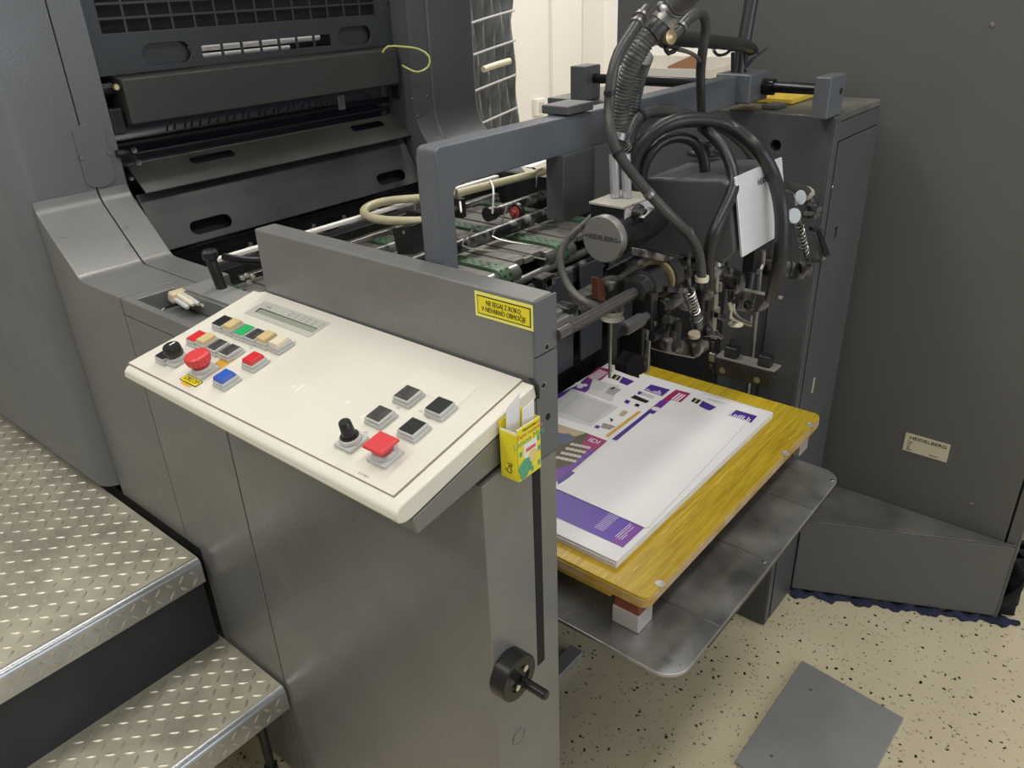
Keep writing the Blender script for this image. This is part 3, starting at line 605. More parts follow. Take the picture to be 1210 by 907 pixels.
# rotary knobs
def base(p, w=.026):
    p = Vector(p); m = M().use(grey_pl); m.obox(p+KN*.0009, KU, KV, KN, w, w*1.05, .0045); m.lathe(p+KN*.0054, KN, [(0, w*.47), (.004, w*.46), (.0055, w*.40)], 28); return m
p = Vector((0.4291,0.9422,0.9660)); b = obj('rotary_knob', base(p), None, t, .001, label='large black rotary knob')
obj('cap', M().lathe(p+KN*.010, KN, [(0, .0108), (.002, .0118), (.014, .0112), (.016, .0098)], 36, .05), blkp, b)
obj('pointer', M().obox(p+KN*.0262+KV*.003, KU, KV, KN, .0025, .008, .0004), white, b)
p = Vector((0.4295,0.5942,0.9661)); b = obj('rotary_knob', base(p, .0265), None, t, .001, label='slim black rotary knob near the front edge')
obj('cap', M().lathe(p+KN*.0105, KN, [(0, .0105), (.0015, .0105), (.0016, .0078), (.019, .0066), (.020, .0058)], 30, .05), blkp, b)
p = Vector((0.4310,0.8821,0.9664)); b = obj('emergency_button', base(p, .029), None, t, .001, label='round red emergency stop button')
obj('cap', M().lathe(p+KN*.0105, KN, [(0, .0095), (.004, .0110), (.006, .0148), (.013, .0165), (.0165, .0157), (.018, .0135), (.0185, .010), (.018, .003)], 40, .045), redk, b)
p = Vector((0.4311,0.5440,0.9664)); b = obj('stop_button', base(p, .0275), None, t, .001, label='square red mushroom button')
m = M(); m.lathe(p+KN*.010, KN, [(0, .0095), (.004, .0105), (.008, .0125)], 28); m.obox(p+KN*.018, KU, KV, KN, .0295, .0275, .004, .94)
obj('cap', m, redk, b, .0015)
for u_, h_ in ((-.0, .0), (.0, 0)): pass
q = Vector((0.4544,0.8763,0.9712)); obj('amber_label', M().obox(q+KN*.0009, KU, KV, KN, .020, .024, .0004), amber, t)
q = Vector((0.4112,0.8810,0.9622)); obj('amber_label', M().obox(q+KN*.0009-KV*.004, KU, KV, KN, .022, .012, .0003), amber, t)
m = M().use(ink).obox(q+KN*.0013, KU, KV, KN, .037, .0115, .0004); m.use(yellow).obox(q+KN*.0017, KU, KV, KN, .035, .0095, .0002); m.use(ink).text('IZKLOP', q+KN*.0021, KU, KV, .0092, .0001)
obj('switch_label', m, None, t, label='small yellow IZKLOP label below the emergency stop')
for k_, q in enumerate(((0.4014,0.5062,0.9602), (0.4691,0.7967,0.9743), (0.4860,0.7607,0.9778))):
    if k_ == 0: obj('fine_print', M().use(ptext).text('0.15 4011', Vector((0.4017,0.5449,0.9603))+KN*.001, KU, KV, .004, .0001), None, t)
m = M()
for a_, b_ in (((0.4218,0.6093,0.9644), (0.4287,0.6105,0.9659)), ((0.4630,0.6191,0.9730), (0.4707,0.6165,0.9746)), ((0.4668,0.6178,0.9738), (0.4670,0.6111,0.9739)), ((0.4597,0.7317,0.9723), (0.4739,0.7320,0.9753)), ((0.4730,0.6550,0.9751), (0.4780,0.6550,0.9761)), ((0.4622,0.7414,0.9729), (0.4679,0.7407,0.9740))):
    a_, b_ = Vector(a_), Vector(b_); d_ = (b_-a_).normalized(); m.obox((a_+b_)/2+KN*.0009, d_, d_.cross(KN), KN, (b_-a_).length, .003, .0002)
obj('worn_spot', m, mat('worn_white', (.82, .79, .72), .5), t)
# small icons beside buttons
m = M().use(ptext)
for q in ((0.5016,0.5639,0.9811), (0.4970,0.5479,0.9801), (0.4940,0.5921,0.9795), (0.4478,0.5938,0.9699), (0.4482,0.5468,0.9699), (0.5286,0.8228,0.9867), (0.4928,0.8702,0.9792), (0.4856,0.8194,0.9777)): m.obox(Vector(q)+KN*.0009, KU, KV, KN, .006, .0006, .0002); m.obox(Vector(q)+KN*.0009+KV*.002, KU, KV, KN, .004, .0006, .0002)
obj('key_icons', m, None, t)
# cable edge seal at the back corner
obj('edge_seal', M().tube([(0.6033,0.5465,1.0022), (0.6047,0.5263,1.0025), (0.6034,0.4959,1.0023), (0.5953,0.4777,1.0006), (0.5989,0.4790,0.9914), (0.5993,0.4790,0.9828)], .0022, 8), rubber, t)

# tea carton taped to the console end
tb = [(0.5321,0.4520,0.9775), (0.5664,0.4520,0.9884), (0.5693,0.4520,0.9211), (0.5269,0.4520,0.9183)]
x0 = (tb[0][0]+tb[3][0])/2; x1 = (tb[1][0]+tb[2][0])/2; z0 = (tb[2][2]+tb[3][2])/2; z1 = (tb[0][2]+tb[1][2])/2
t2 = thing('tea_carton', ((x0+x1)/2, .465, z0), 'open yellow lemon mint tea carton stuck to the console end', 'box')
m = M().use(teay); y0, y1 = .452, .4765; th = .0007
m.box(x0, x1, y0, y0+th, z0, z1); m.box(x0, x1, y1-th, y1, z0, z1+.004); m.box(x0, x0+th, y0, y1, z0, z1-.006); m.box(x1-th, x1, y0, y1, z0, z1); m.box(x0, x1, y0, y1, z0, z0+th)
obj('carton', m, None, t2, .0003)
m = M().use(paper); m.box(x0, x1, y0+th, y0+th*1.6, z1-.006, z1+.0006); m.box(x0+th, x0+th*1.8, y0+th, y1, z1-.014, z1-.004); obj('torn_edge', m, None, t2)
W = x1-x0; Hh = z1-z0; m = M()
def tx(s, fx, fz, sz, mt_): m.use(mt_).text(s, (x0+W*fx, y0-.0002, z0+Hh*fz), (1, 0, .0), (0, 0, 1), sz, .0001)
tx('Lemon Mint', .5, .72, .0105, mat('tea_green', (.12, .38, .16), .5)); tx('čajna mešanica', .55, .85, .0070, mat('tea_orange', (.62, .22, .04), .5)); tx('Naturavita', .5, .94, .0050, ink)
m.use(mat('tea_orange', (.62, .22, .04), .5)).text('BREZ', (x0+W*.85, y0-.0002, z0+Hh*.93), (1, 0, 0), (0, 0, 1), .004, .0001)
m.use(paper).box(x0+W*.26, x0+W*.82, y0-.0003, y0, z0+Hh*.28, z0+Hh*.66)
m.use(redp).box(x0+W*.34, x0+W*.76, y0-.0005, y0-.0002, z0+Hh*.50, z0+Hh*.525); m.box(x0+W*.34, x0+W*.76, y0-.0005, y0-.0002, z0+Hh*.535, z0+Hh*.56)
m.use(mat('lemon', (.75, .62, .22), .5)).lathe((x0+W*.62, y0-.0003, z0+Hh*.36), (0, -1, 0), [(0, .008), (.0002, .008)], 20)
gm = mat('leaf_green', (.10, .36, .20), .5)
for k, (a, b, r) in enumerate(((.10, .24, .007), (.22, .30, .006), (.33, .20, .007), (.20, .12, .006), (.10, .10, .005), (.32, .32, .004))):
    m.use(gm).lathe((x0+W*a+.003, y0-.0004-k*3e-5, z0+Hh*b), (0, -1, 0), [(0, r), (.0002, r*.9)], 9)
for a, b in ((.9, .62), (.92, .42), (.12, .52), (.6, .10), (.9, .14)): m.use(gm).box(x0+W*a-.002, x0+W*a+.002, y0-.0003, y0, z0+Hh*b-.003, z0+Hh*b+.003)
m.use(ink).text('Pickwick'[:0]+'Čaj', (x0-.0002, y0+.012, z0+.014), (0, 0, 1), (0, 1, 0), .010, .0001)
obj('carton_print', m, None, t2)
for k_, (a, b, c_, d_) in enumerate(((.04, .52, .470, .034), (.45, .88, .462, .022))):
    m = M(); m.prism([(x0+W*a, c_, z0+.02), (x0+W*b, c_-.004, z0+.02), (x0+W*b+.002, c_-.004, z1+d_*.9), (x0+W*a+.004, c_, z1+d_*.55)], (0, -.0006, 0))
    obj('paper_slip', m, paper, None, label=('taller', 'shorter')[k_]+' white paper slip sticking out of the yellow tea carton', cat='paper', group=None)

# pens taped in the ledge tray
t3 = thing('pen_bundle', (.545, 1.16, .936), 'bundle of pale tubes wrapped in tan tape lying in the housing tray', 'pens')
a_, b_ = Vector((0.5767,1.2117,0.9570)), Vector((0.5691,1.1390,0.9520)); d_ = (b_-a_).normalized(); s_ = d_.cross(Vector((0, 0, 1)))
for k_ in range(4):
    c_ = a_+s_*(.0075*(k_-1.5))+Vector((0, 0, .004 if k_ in (1, 2) else 0)); obj('tube', M().lathe(c_, d_, [(0, .003), (.003, .0042), ((b_-a_).length-.004*k_, .0042), ((b_-a_).length+.004-.004*k_, .0025)], 12), (offp, grey_pl, offp, grey_pl)[k_], t3)
m = M(); m.obox(a_+d_*.012+Vector((0, 0, -.0075)), d_, s_, (0, 0, 1), .022, .036, .0175, .9); obj('tape_band', m, tape, t3, .005, 3)
obj('tray_scrap', M().tube([(0.5360,1.2112,0.9365), (0.5495,1.2173,0.9365), (0.5629,1.2310,0.9365)], .0012, 6), paper, None, label='white scratch mark shaped scrap in the housing tray', cat='scrap')

# ================================================================ pallet, tray, sheets
t = thing('pile_plate', (1.0, .6, .5), 'worn steel lifting plate with rounded corners under the yellow board', 'metal tray')
rx0, rx1, ry0, ry1, rr = .681, 1.285, .327, .86, .035
pts = []
for cx_, cy_, a0 in ((rx1-rr, ry1-rr, 0), (rx0+rr, ry1-rr, 90), (rx0+rr, ry0+rr, 180), (rx1-rr, ry0+rr, 270)):
    for k in range(7): a = math.radians(a0+90*k/6); pts.append((cx_+rr*math.cos(a), cy_+rr*math.sin(a), .571))
obj('plate', M().prism(pts, (0, 0, .006)), tray_m, t, .0015)
for x_ in (rx0+.012, rx0+.125, rx1-.13, rx1-.03):
    pass
for a_, b_ in ((.806, .806), (.98, .98), (1.15, 1.15)):
    obj('fold_line', M().box(a_-.0012, a_+.0012, ry0+.003, ry1-.01, .5768, .5780), steeld, t)
obj('front_lip', M().box(rx0+.10, rx1-.02, ry0+.004, ry0+.012, .556, .571), blackm, t)
obj('cross_beam', M().box(.70, 1.30, .56, .60, .535, .5705), blackm, t, .003); obj('cross_beam', M().box(.70, 1.30, .76, .80, .535, .5705), blackm, t, .003)
for q in ((0.7131,0.3369,0.5770), (0.9743,0.3384,0.5770), (1.2548,0.3356,0.5770)): obj('screw', M().lathe(q, (0, 0, 1), [(0, .0035), (.0012, .003)], 12), steel, t)
obj('lift_bracket', M().box(1.285, 1.352, .50, .535, .556, .582), blackm, t, .003)
# pallet
px0, px1, py0, py1 = .719, 1.345, .397, .832
t = thing('sheet_pallet', (1.03, .6, .577), 'yellow stained wooden pallet board with scuffed edges', 'pallet')
def rrect(x0, x1, y0, y1, r, z, n=5):
    out = []
    for cx_, cy_, a0 in ((x1-r, y1-r, 0), (x0+r, y1-r, 90), (x0+r, y0+r, 180), (x1-r, y0+r, 270)):
        for k in range(n+1): a = math.radians(a0+90*k/n); out.append((cx_+r*math.cos(a), cy_+r*math.sin(a), z))
    return out
m = M().use(woodedge); m.prism(rrect(px0, px1, py0, py1, .014, .631), (0, 0, .0155)); m.use(woodm); m.prism(rrect(px0+.001, px1-.001, py0+.001, py1-.001, .013, .6462), (0, 0, .0038))
obj('top_board', m, None, t, .0016)
obj('under_board', M().box(px0+.004, px0+.10, py0+.06, py1-.005, .621, .6308), woodm, t, .001); obj('under_board', M().box(px1-.10, px1-.004, py0+.004, py1-.005, .621, .6308), woodm, t, .001)
for x_, y_ in ((px0+.024, py0+.036), (px1-.03, py0+.036), (px0+.024, py1-.04), (px1-.04, py1-.04), (px0+.30, py1-.04)):
    m = M().use(wood_r).box(x_-.017, x_+.017, y_-.020, y_+.020, .5775, .6305); m.use(wrap).box(x_-.019, x_+.019, y_-.022, y_+.022, .5772, .608)
    obj('leg', m, None, t, .002, label='red brown wooden foot wrapped in clear film')
for q in ((0.7590,0.4008,0.6500), (0.7603,0.4816,0.6500), (1.2971,0.4017,0.6500), (1.3285,0.8265,0.6500), (1.1771,0.3981,0.6500)):
    obj('screw', M().lathe(q, (0, 0, 1), [(-.001, .0068), (.0006, .0066), (.0008, .004), (.0001, .003)], 18), mat('zinc_screw', (.52, .52, .50), .4, .4), t)
obj('edge_splinter', M().tube([(1.277, py0+.002, .646), (1.27, py0-.002, .644), (1.262, py0+.001, .646)], .0008, 5), woodedge, t)
# sheet stack
sx0, sx1, sy0, sy1 = .748, 1.278, .465, .836-.006
t = thing('printed_sheet_stack', (1.0, .65, .65), 'stack of printed white sheets with purple graphics on the yellow pallet', 'paper stack')
for k in range(12):
    j = random.uniform(-.0008, .0008); j2 = random.uniform(-.0006, .0006)
    obj('sheet', M().box(sx0+j, sx1+j2, sy0+j2, sy1+j, .6501+.00108*k, .6501+.00108*k+.0009), paper, t)
PH = [0]
def pm(name, pts, material, h=0, label=None):
    PH[0] += 1; p = [(a, b, .66302+PH[0]*1.4e-5) for a, b, _ in pts]; return obj(name, M().prism(p, (0, 0, .00006)), material, t, label=label)
def strip(m, a, b, w): a, b = Vector((a[0], a[1], 0)), Vector((b[0], b[1], 0)); d = (b-a).normalized(); n = Vector((-d.y, d.x, 0)); PH[0] += .0; z_ = .66302+(PH[0]+2)*1.4e-5; a = Vector((a.x, a.y, z_)); b = Vector((b.x, b.y, z_)); m.prism([a-n*w/2, b-n*w/2, b+n*w/2, a+n*w/2], (0, 0, .00006)); return m
pm('printed_band', [(1.2519,0.8347,0.6632), (1.2556,0.8029,0.6632), (1.1939,0.7961,0.6632), (1.1894,0.8275,0.6632)], magenta, label='magenta heading block')
pm('printed_band', [(1.1894,0.8275,0.6632), (1.1939,0.7961,0.6632), (1.1401,0.7916,0.6632), (1.1383,0.8199,0.6632), (1.1586,0.8231,0.6632)], violet)
pm('printed_band', [(1.1586,0.8231,0.6632), (1.1383,0.8199,0.6632), (1.0780,0.8189,0.6632), (1.0945,0.8327,0.6632)], purple)
m = M().use(paper)
for q in ((1.2445,0.8254,0.6632), (1.2430,0.8206,0.6632), (1.2423,0.8159,0.6632), (1.2417,0.8110,0.6632), (1.2404,0.8060,0.6632)): strip(m, q, (q[0]-.046, q[1], 0), .0028)
obj('heading_lines', m, None, t)
m = M().use(paper)
for k, q in enumerate(((1.1630,0.8255,0.6632), (1.1605,0.8162,0.6632), (1.1653,0.8116,0.6632), (1.1540,0.8147,0.6632))): m.lathe((q[0], q[1], .6631+k*1.1e-5), (0, 0, 1), [(0, .0065), (.00006, .0065)], 12)
obj('printed_emblem', m, None, t)
pm('printed_panel', [(1.1983,0.8139,0.6632), (1.2042,0.7520,0.6632), (1.1374,0.7287,0.6632), (1.1402,0.7863,0.6632)], pgrey)
pm('printed_panel', [(1.1372,0.8225,0.6632), (1.1276,0.7059,0.6632), (1.0366,0.7075,0.6632), (1.0301,0.7830,0.6632), (1.0743,0.8162,0.6632)], pgrey)
def block(a, b, c, d, n, col, w=.0011, fill=1.):
    a, b, c, d = map(Vector, (a, b, c, d)); m = M().use(col)
    for k in range(n):
        f = (k+.5)/n; p, q = a.lerp(d, f), b.lerp(c, f); strip(m, p, p.lerp(q, fill*random.uniform(.93, 1)), w)
    return obj('text_block', m, None, t)
block((1.1243,0.8014,0.6632), (1.1244,0.7132,0.6632), (1.0445,0.7098,0.6632), (1.0487,0.7897,0.6632), 22, ptext, .0008)
block((1.1960,0.7901,0.6632), (1.1904,0.7712,0.6632), (1.1579,0.7678,0.6632), (1.1625,0.7893,0.6632), 7, ptext, .0006)
for pq in (((430, 130), (572, 183), (520, 213), (405, 160)), ((992, 300), (1158, 368), (1105, 395), (975, 325))): pass
pm('printed_photo', [(1.2428,0.7903,0.6632), (1.2413,0.7724,0.6632), (1.2211,0.7678,0.6632), (1.2224,0.7856,0.6632)], ink); pm('printed_photo', [(1.2392,0.7819,0.6632), (1.2388,0.7769,0.6632), (1.2229,0.7740,0.6632), (1.2230,0.7782,0.6632)], ptan, .0001); pm('printed_photo', [(1.2418,0.7694,0.6632), (1.2376,0.7394,0.6632), (1.2133,0.7413,0.6632), (1.2159,0.7621,0.6632)], purple)
pm('printed_photo', [(1.2447,0.6091,0.6632), (1.2433,0.5935,0.6632), (1.2251,0.5927,0.6632), (1.2281,0.6077,0.6632)], ink); pm('printed_photo', [(1.2429,0.6037,0.6632), (1.2424,0.5995,0.6632), (1.2274,0.5981,0.6632), (1.2278,0.6024,0.6632)], ptan, .0001); pm('printed_photo', [(1.2428,0.5902,0.6632), (1.2347,0.5576,0.6632), (1.2135,0.5620,0.6632), (1.2205,0.5868,0.6632)], purple)
for cc in ([(1.2450,0.7055,0.6632), (1.2471,0.6630,0.6632), (1.2135,0.6623,0.6632), (1.2158,0.7046,0.6632)], [(1.2466,0.5233,0.6632), (1.2474,0.4822,0.6632), (1.2178,0.4808,0.6632), (1.2155,0.5234,0.6632)]):
    pm('printed_chart', cc, purple, label='blue bar chart graphic')
    a, b, c, d = map(Vector, cc); m = M().use(paper)
    for i in range(9):
        f = .06+.1*i; p, q = a.lerp(b, f), d.lerp(c, f); h_ = random.uniform(.15, .6); strip(m, q.lerp(p, .06), q.lerp(p, h_), .0022)
    obj('chart_bars', m, None, t)
pm('printed_photo', [(1.1880,0.7077,0.6632), (1.1823,0.6712,0.6632), (1.1711,0.6722,0.6632), (1.1734,0.7081,0.6632)], ink); pm('printed_photo', [(1.2069,0.7098,0.6632), (1.2055,0.7015,0.6632), (1.1936,0.7000,0.6632), (1.1947,0.7064,0.6632)], purple); pm('printed_photo', [(1.1628,0.7110,0.6632), (1.1612,0.7005,0.6632), (1.1485,0.6988,0.6632), (1.1499,0.7085,0.6632)], purple); pm('printed_photo', [(1.1603,0.6873,0.6632), (1.1597,0.6786,0.6632), (1.1493,0.6759,0.6632), (1.1503,0.6858,0.6632)], blkp)
pm('printed_photo', [(1.1903,0.7661,0.6632), (1.1917,0.7413,0.6632), (1.1610,0.7403,0.6632), (1.1613,0.7601,0.6632)], mat('print_mid_grey', (.36, .36, .37), .5)); pm('printed_photo', [(1.1933,0.7598,0.6632), (1.1927,0.7544,0.6632), (1.1811,0.7551,0.6632), (1.1808,0.7606,0.6632)], ink, .0001)
block((1.2086,0.7044,0.6632), (1.2042,0.6703,0.6632), (1.1926,0.6696,0.6632), (1.1953,0.7026,0.6632), 5, ptext, .0006)
block((1.2158,0.7200,0.6632), (1.2154,0.7165,0.6632), (1.1447,0.7185,0.6632), (1.1456,0.7222,0.6632), 1, ptext, .0005)
pm('printed_photo', [(1.1221,0.6929,0.6632), (1.1233,0.6819,0.6632), (1.1024,0.6788,0.6632), (1.1012,0.6895,0.6632)], ptan); pm('printed_photo', [(1.0828,0.6969,0.6632), (1.0816,0.6869,0.6632), (1.0712,0.6862,0.6632)], ink); pm('printed_photo', [(1.0608,0.6961,0.6632), (1.0633,0.6710,0.6632), (1.0463,0.6729,0.6632), (1.0442,0.6911,0.6632)], mat('print_rose_grey', (.34, .27, .27), .5)); pm('printed_photo', [(1.0469,0.7022,0.6632), (1.0477,0.6941,0.6632), (1.0369,0.6917,0.6632), (1.0370,0.7001,0.6632)], purple)
block((1.1259,0.7063,0.6632), (1.1253,0.7044,0.6632), (1.0410,0.7059,0.6632), (1.0412,0.7082,0.6632), 1, ptext, .0005)
pm('gold_bar', [(1.1366,0.6681,0.6632), (1.1368,0.6615,0.6632), (1.0233,0.6610,0.6632), (1.0231,0.6679,0.6632)], gold, label='diagonal gold rule')
pm('printed_band', [(1.2535,0.6541,0.6632), (1.2562,0.6228,0.6632), (1.2116,0.6210,0.6632), (1.2019,0.6489,0.6632)], magenta); pm('printed_band', [(1.2535,0.6541,0.6632), (1.2019,0.6489,0.6632), (1.2032,0.6374,0.6632), (1.1449,0.6429,0.6632), (1.1444,0.6546,0.6632)], magenta); pm('printed_band', [(1.1972,0.6554,0.6632), (1.2047,0.6353,0.6632), (1.1403,0.6401,0.6632), (1.1373,0.6534,0.6632)], violet, .00005); pm('printed_band', [(1.1470,0.6538,0.6632), (1.1588,0.6375,0.6632), (1.0969,0.6378,0.6632), (1.0217,0.6405,0.6632), (1.0211,0.6518,0.6632)], purple)
m = M().use(paper)
for q in ((1.2452,0.6402,0.6632), (1.2445,0.6341,0.6632), (1.2443,0.6285,0.6632)): strip(m, q, (q[0]-.032, q[1], 0), .0034)
obj('heading_lines', m, None, t)
q = (1.1628,0.6459,0.6632); obj('printed_emblem', M().use(paper).lathe((q[0], q[1], .66302+(PH[0]+3)*1.4e-5), (0, 0, 1), [(0, .008), (.00006, .008)], 12), None, t)
# photograph of hands at the lower left of the top sheet
pm('printed_photo', [(1.0069,0.7670,0.6632), (1.0122,0.6998,0.6632), (1.0118,0.6551,0.6632), (0.8944,0.6487,0.6632), (0.8536,0.6518,0.6632)], polive, label='printed picture of sweets beside a slate shape')
pm('printed_photo', [(1.0119,0.6935,0.6632), (1.0118,0.6551,0.6632), (0.9514,0.6516,0.6632), (0.9755,0.6847,0.6632)], magenta, .0001); pm('printed_photo', [(0.9720,0.6658,0.6632), (0.9753,0.6535,0.6632), (0.8944,0.6487,0.6632), (0.8520,0.6506,0.6632), (0.8834,0.6742,0.6632), (0.9148,0.6606,0.6632)], violet, .00009)
pm('printed_photo', [(1.0049,0.7654,0.6632), (1.0072,0.7492,0.6632), (1.0133,0.6999,0.6632), (0.9904,0.7089,0.6632), (0.9826,0.7487,0.6632)], ptan, .0001); pm('printed_photo', [(0.9795,0.7445,0.6632), (0.9924,0.7227,0.6632), (0.9852,0.7036,0.6632), (0.9622,0.7068,0.6632), (0.9446,0.7189,0.6632)], pblue, .00012)
m = M().use(mat('print_sweets', (.58, .52, .46), .5))
for i in range(5):
    for j in range(4):
        a_, b_, c_ = Vector((0.9661,0.6975,0.6632)), Vector((0.9736,0.6675,0.6632)), Vector((0.9137,0.6916,0.6632)); q = a_+(b_-a_)*(i/4)*.95+(c_-a_)*(j/3)*.95
        m.lathe((q.x, q.y, .66302+(PH[0]+3)*1.4e-5+i*1e-6+j*3e-6), (0, 0, 1), [(0, .0047), (.00008, .0047)], 9)
obj('printed_sweets', m, None, t, kind='stuff')
q = (0.9971,0.6728,0.6632); obj('printed_numeral', M().use(paper).text('IDI', (q[0], q[1], .66302+(PH[0]+3)*1.4e-5), (0, -1, 0), (1, 0, 0), .018, .00005), None, t)
pm('printed_band', [(0.8956,0.6519,0.6632), (0.8954,0.6403,0.6632), (0.8473,0.6403,0.6632), (0.8609,0.6522,0.6632)], purple, .00012)
pm('printed_band', [(0.8393,0.6411,0.6632), (0.8387,0.6334,0.6632), (0.8383,0.4739,0.6632), (0.7795,0.4742,0.6632), (0.7797,0.5963,0.6632)], mat('print_purple_light', (.105, .045, .36), .4), label='broad purple band along the front of the sheet')
pm('printed_band', [(0.8380,0.4943,0.6632), (0.8383,0.4739,0.6632), (0.7795,0.4742,0.6632), (0.7795,0.4958,0.6632)], mat('print_plum', (.20, .045, .34), .4), .0001)
block((0.8369,0.5348,0.6632), (0.8375,0.5163,0.6632), (0.7925,0.5166,0.6632), (0.7921,0.5338,0.6632), 12, paper, .0007)
m = M().use(paper)
for a_, b_ in (((0.8338,0.4953,0.6632), (0.7933,0.4963,0.6632)), ((0.8309,0.4918,0.6632), (0.7927,0.4928,0.6632)), ((0.8294,0.4870,0.6632), (0.7914,0.4891,0.6632)), ((0.8081,0.4848,0.6632), (0.7925,0.4854,0.6632))): strip(m, (a_[0], a_[1], .0), (b_[0], b_[1], 0), .0009)
obj('text_block', m, None, t)
block((1.2716,0.6066,0.6632), (1.2763,0.4881,0.6632), (1.2740,0.4876,0.6632), (1.2687,0.6058,0.6632), 2, ptext, .0004)
block((1.2570,0.5871,0.6632), (1.2590,0.5497,0.6632), (1.2537,0.5494,0.6632), (1.2531,0.5863,0.6632), 2, pgrey, .001)
block((1.2454,0.5272,0.6632), (1.2454,0.5227,0.6632), (1.2155,0.5234,0.6632), (1.2154,0.5278,0.6632), 7, pgrey, .001)
# blank white sheet lying on top, skewed
m = M(); p = [(1.2086,0.6392,0.6632), (1.2170,0.4861,0.6632), (0.8419,0.4684,0.6632), (0.8363,0.4708,0.6632), (0.8388,0.6376,0.6632), (0.8427,0.6422,0.6632), (0.8731,0.6399,0.6632), (0.9885,0.6423,0.6632), (1.0075,0.6425,0.6632), (1.0211,0.6409,0.6632), (1.1391,0.6445,0.6632), (1.1400,0.6377,0.6632)]
m.prism([(a, b, .6641) for a, b, _ in p], (0, 0, .0007))
obj('blank_sheet', m, paper2, None, label='blank white sheet lying skewed on the printed stack', cat='paper')
# ================================================================ feeder table with belts
t = thing('feed_table', (1.04, 1.05, .9), 'feeder belt table with green perforated belts, rollers and wire guides', 'feeder table')
m = M()
BX = [.69, .865, 1.04, 1.215, 1.39]
for k in range(4):
    a, b = BX[k]+.019, BX[k+1]-.019; n_ = 5
    for i in range(n_): obj('table_slat', M().box(a+(b-a)*i/n_+.001, a+(b-a)*(i+1)/n_-.001, .915+(i % 2)*.004, 1.40, .912, .922+(.002 if i % 2 else 0)), canvas, t)
for x in BX:
    W_ = .015 if x not in (BX[0], BX[-1]) else .012
    m = M().use(belt); pr = [(1.38, .927), (.915, .927)]
    for k in range(1, 9): a = math.pi*k/8; pr.append((.915-.022*math.sin(a), .905+.022*math.cos(a)))
    pr += [(1.38, .883)]
    m.yz(pr, x-W_, x+W_); m.use(ink)
    for i in range(22):
        for j in (-1, 0, 1): m.cyl((x+j*W_*.55, .93+i*.02+(.01 if j == 0 else 0), .9268), (x+j*W_*.55, .93+i*.02+(.01 if j == 0 else 0), .9274), .0028, 8)
    for a in (.5, 1.1, 1.7):
        for j in (-1, 1): y_, z_ = .915-.0221*math.sin(a), .905+.0221*math.cos(a); m.cyl((x+j*W_*.5, y_, z_), (x+j*W_*.5, y_-.0006*math.sin(a), z_+.0006*math.cos(a)), .0028, 8)
    obj('feed_belt', m, None, t, label='green belt with punched holes')
    obj('belt_roller', M().cyl((x-.045, .915, .905), (x+.045, .915, .905), .0165, 20), steeld, t)
obj('front_shaft', M().cyl((.645, .905, .888), (1.435, .905, .888), .009, 16), steeld, t)
obj('cross_roller', M().cyl((.645, 1.02, .947), (1.435, 1.02, .947), .0135, 22), dusty, t, label='dusty dark roller')
obj('cross_roller', M().cyl((.68, 1.105, .955), (1.06, 1.105, .955), .010, 20), dusty, t); obj('cross_roller', M().cyl((1.24, 1.105, .955), (1.435, 1.105, .955), .0115, 20), dusty, t)
obj('roller_collar', M().cyl((1.225, 1.105, .955), (1.245, 1.105, .955), .0155, 20), blackm, t)
obj('bright_rail', M().box(.66, 1.08, 1.145, 1.158, .966, .975), steel, t, .001); obj('bright_rail', M().box(1.13, 1.30, 1.135, 1.150, .972, .981), steel, t, .001)
obj('white_rail', M().box(.68, 1.43, 1.245, 1.258, .975, .983), white, t, .002); obj('rear_bar', M().box(.68, 1.435, 1.30, 1.32, .925, .945), steeld, t, .002)
obj('back_beam', M().box(.68, 1.435, 1.262, 1.30, .90, .955), blackm, t, .002)
for x in (.72, .80, .95, 1.03, 1.12, 1.19, 1.27, 1.36):
    s_ = obj('clamp_screw', M().lathe((x, 1.335, .945), (0, 0, 1), [(0, .008), (.012, .008), (.014, .004), (.020, .004)], 14), steeld, t)
for x in (1.06, 1.18): 
    obj('rail_clamp', M().box(x-.008, x+.008, 1.13, 1.165, .955, .995), blackm, t, .001); obj('clamp_screw', M().cyl((x, 1.147, .99), (x, 1.147, 1.012), .003, 10), steeld, t)
wc = (1.2700,1.0600,0.9575)
wh = obj('brush_wheel', M().lathe((wc[0]-.006, wc[1], wc[2]), (1, 0, 0), [(0, .017), (.002, .019), (.010, .019), (.012, .017)], 28, .05), blackm, t, label='small black wheel with a red hub')
obj('hub', M().lathe((wc[0]-.007, wc[1], wc[2]), (-1, 0, 0), [(0, .0125), (.002, .0125), (.003, .006), (.008, .005)], 22), mat('dull_red', (.30, .05, .045), .45), wh)
for pts in ([(1.0856,1.0200,0.9685), (1.0266,0.9900,0.9651), (1.0182,0.9700,0.9594), (1.0996,0.9400,0.9349), (1.1925,0.9000,0.8981)], [(1.2377,1.0600,0.9772), (1.1936,1.0400,0.9531), (1.1239,1.0000,0.9572), (1.1177,0.9800,0.9485), (1.2139,0.9200,0.9148), (1.3030,0.9000,0.8839)], [(1.3490,1.0700,0.9439), (1.2720,1.0300,0.9450), (1.2609,1.0100,0.9416), (1.3699,0.9800,0.9128), (1.4055,0.9600,0.8997)]):
    obj('wire_guide', M().tube(pts, .0018, 6), steel, t, label='bent wire sheet guide')
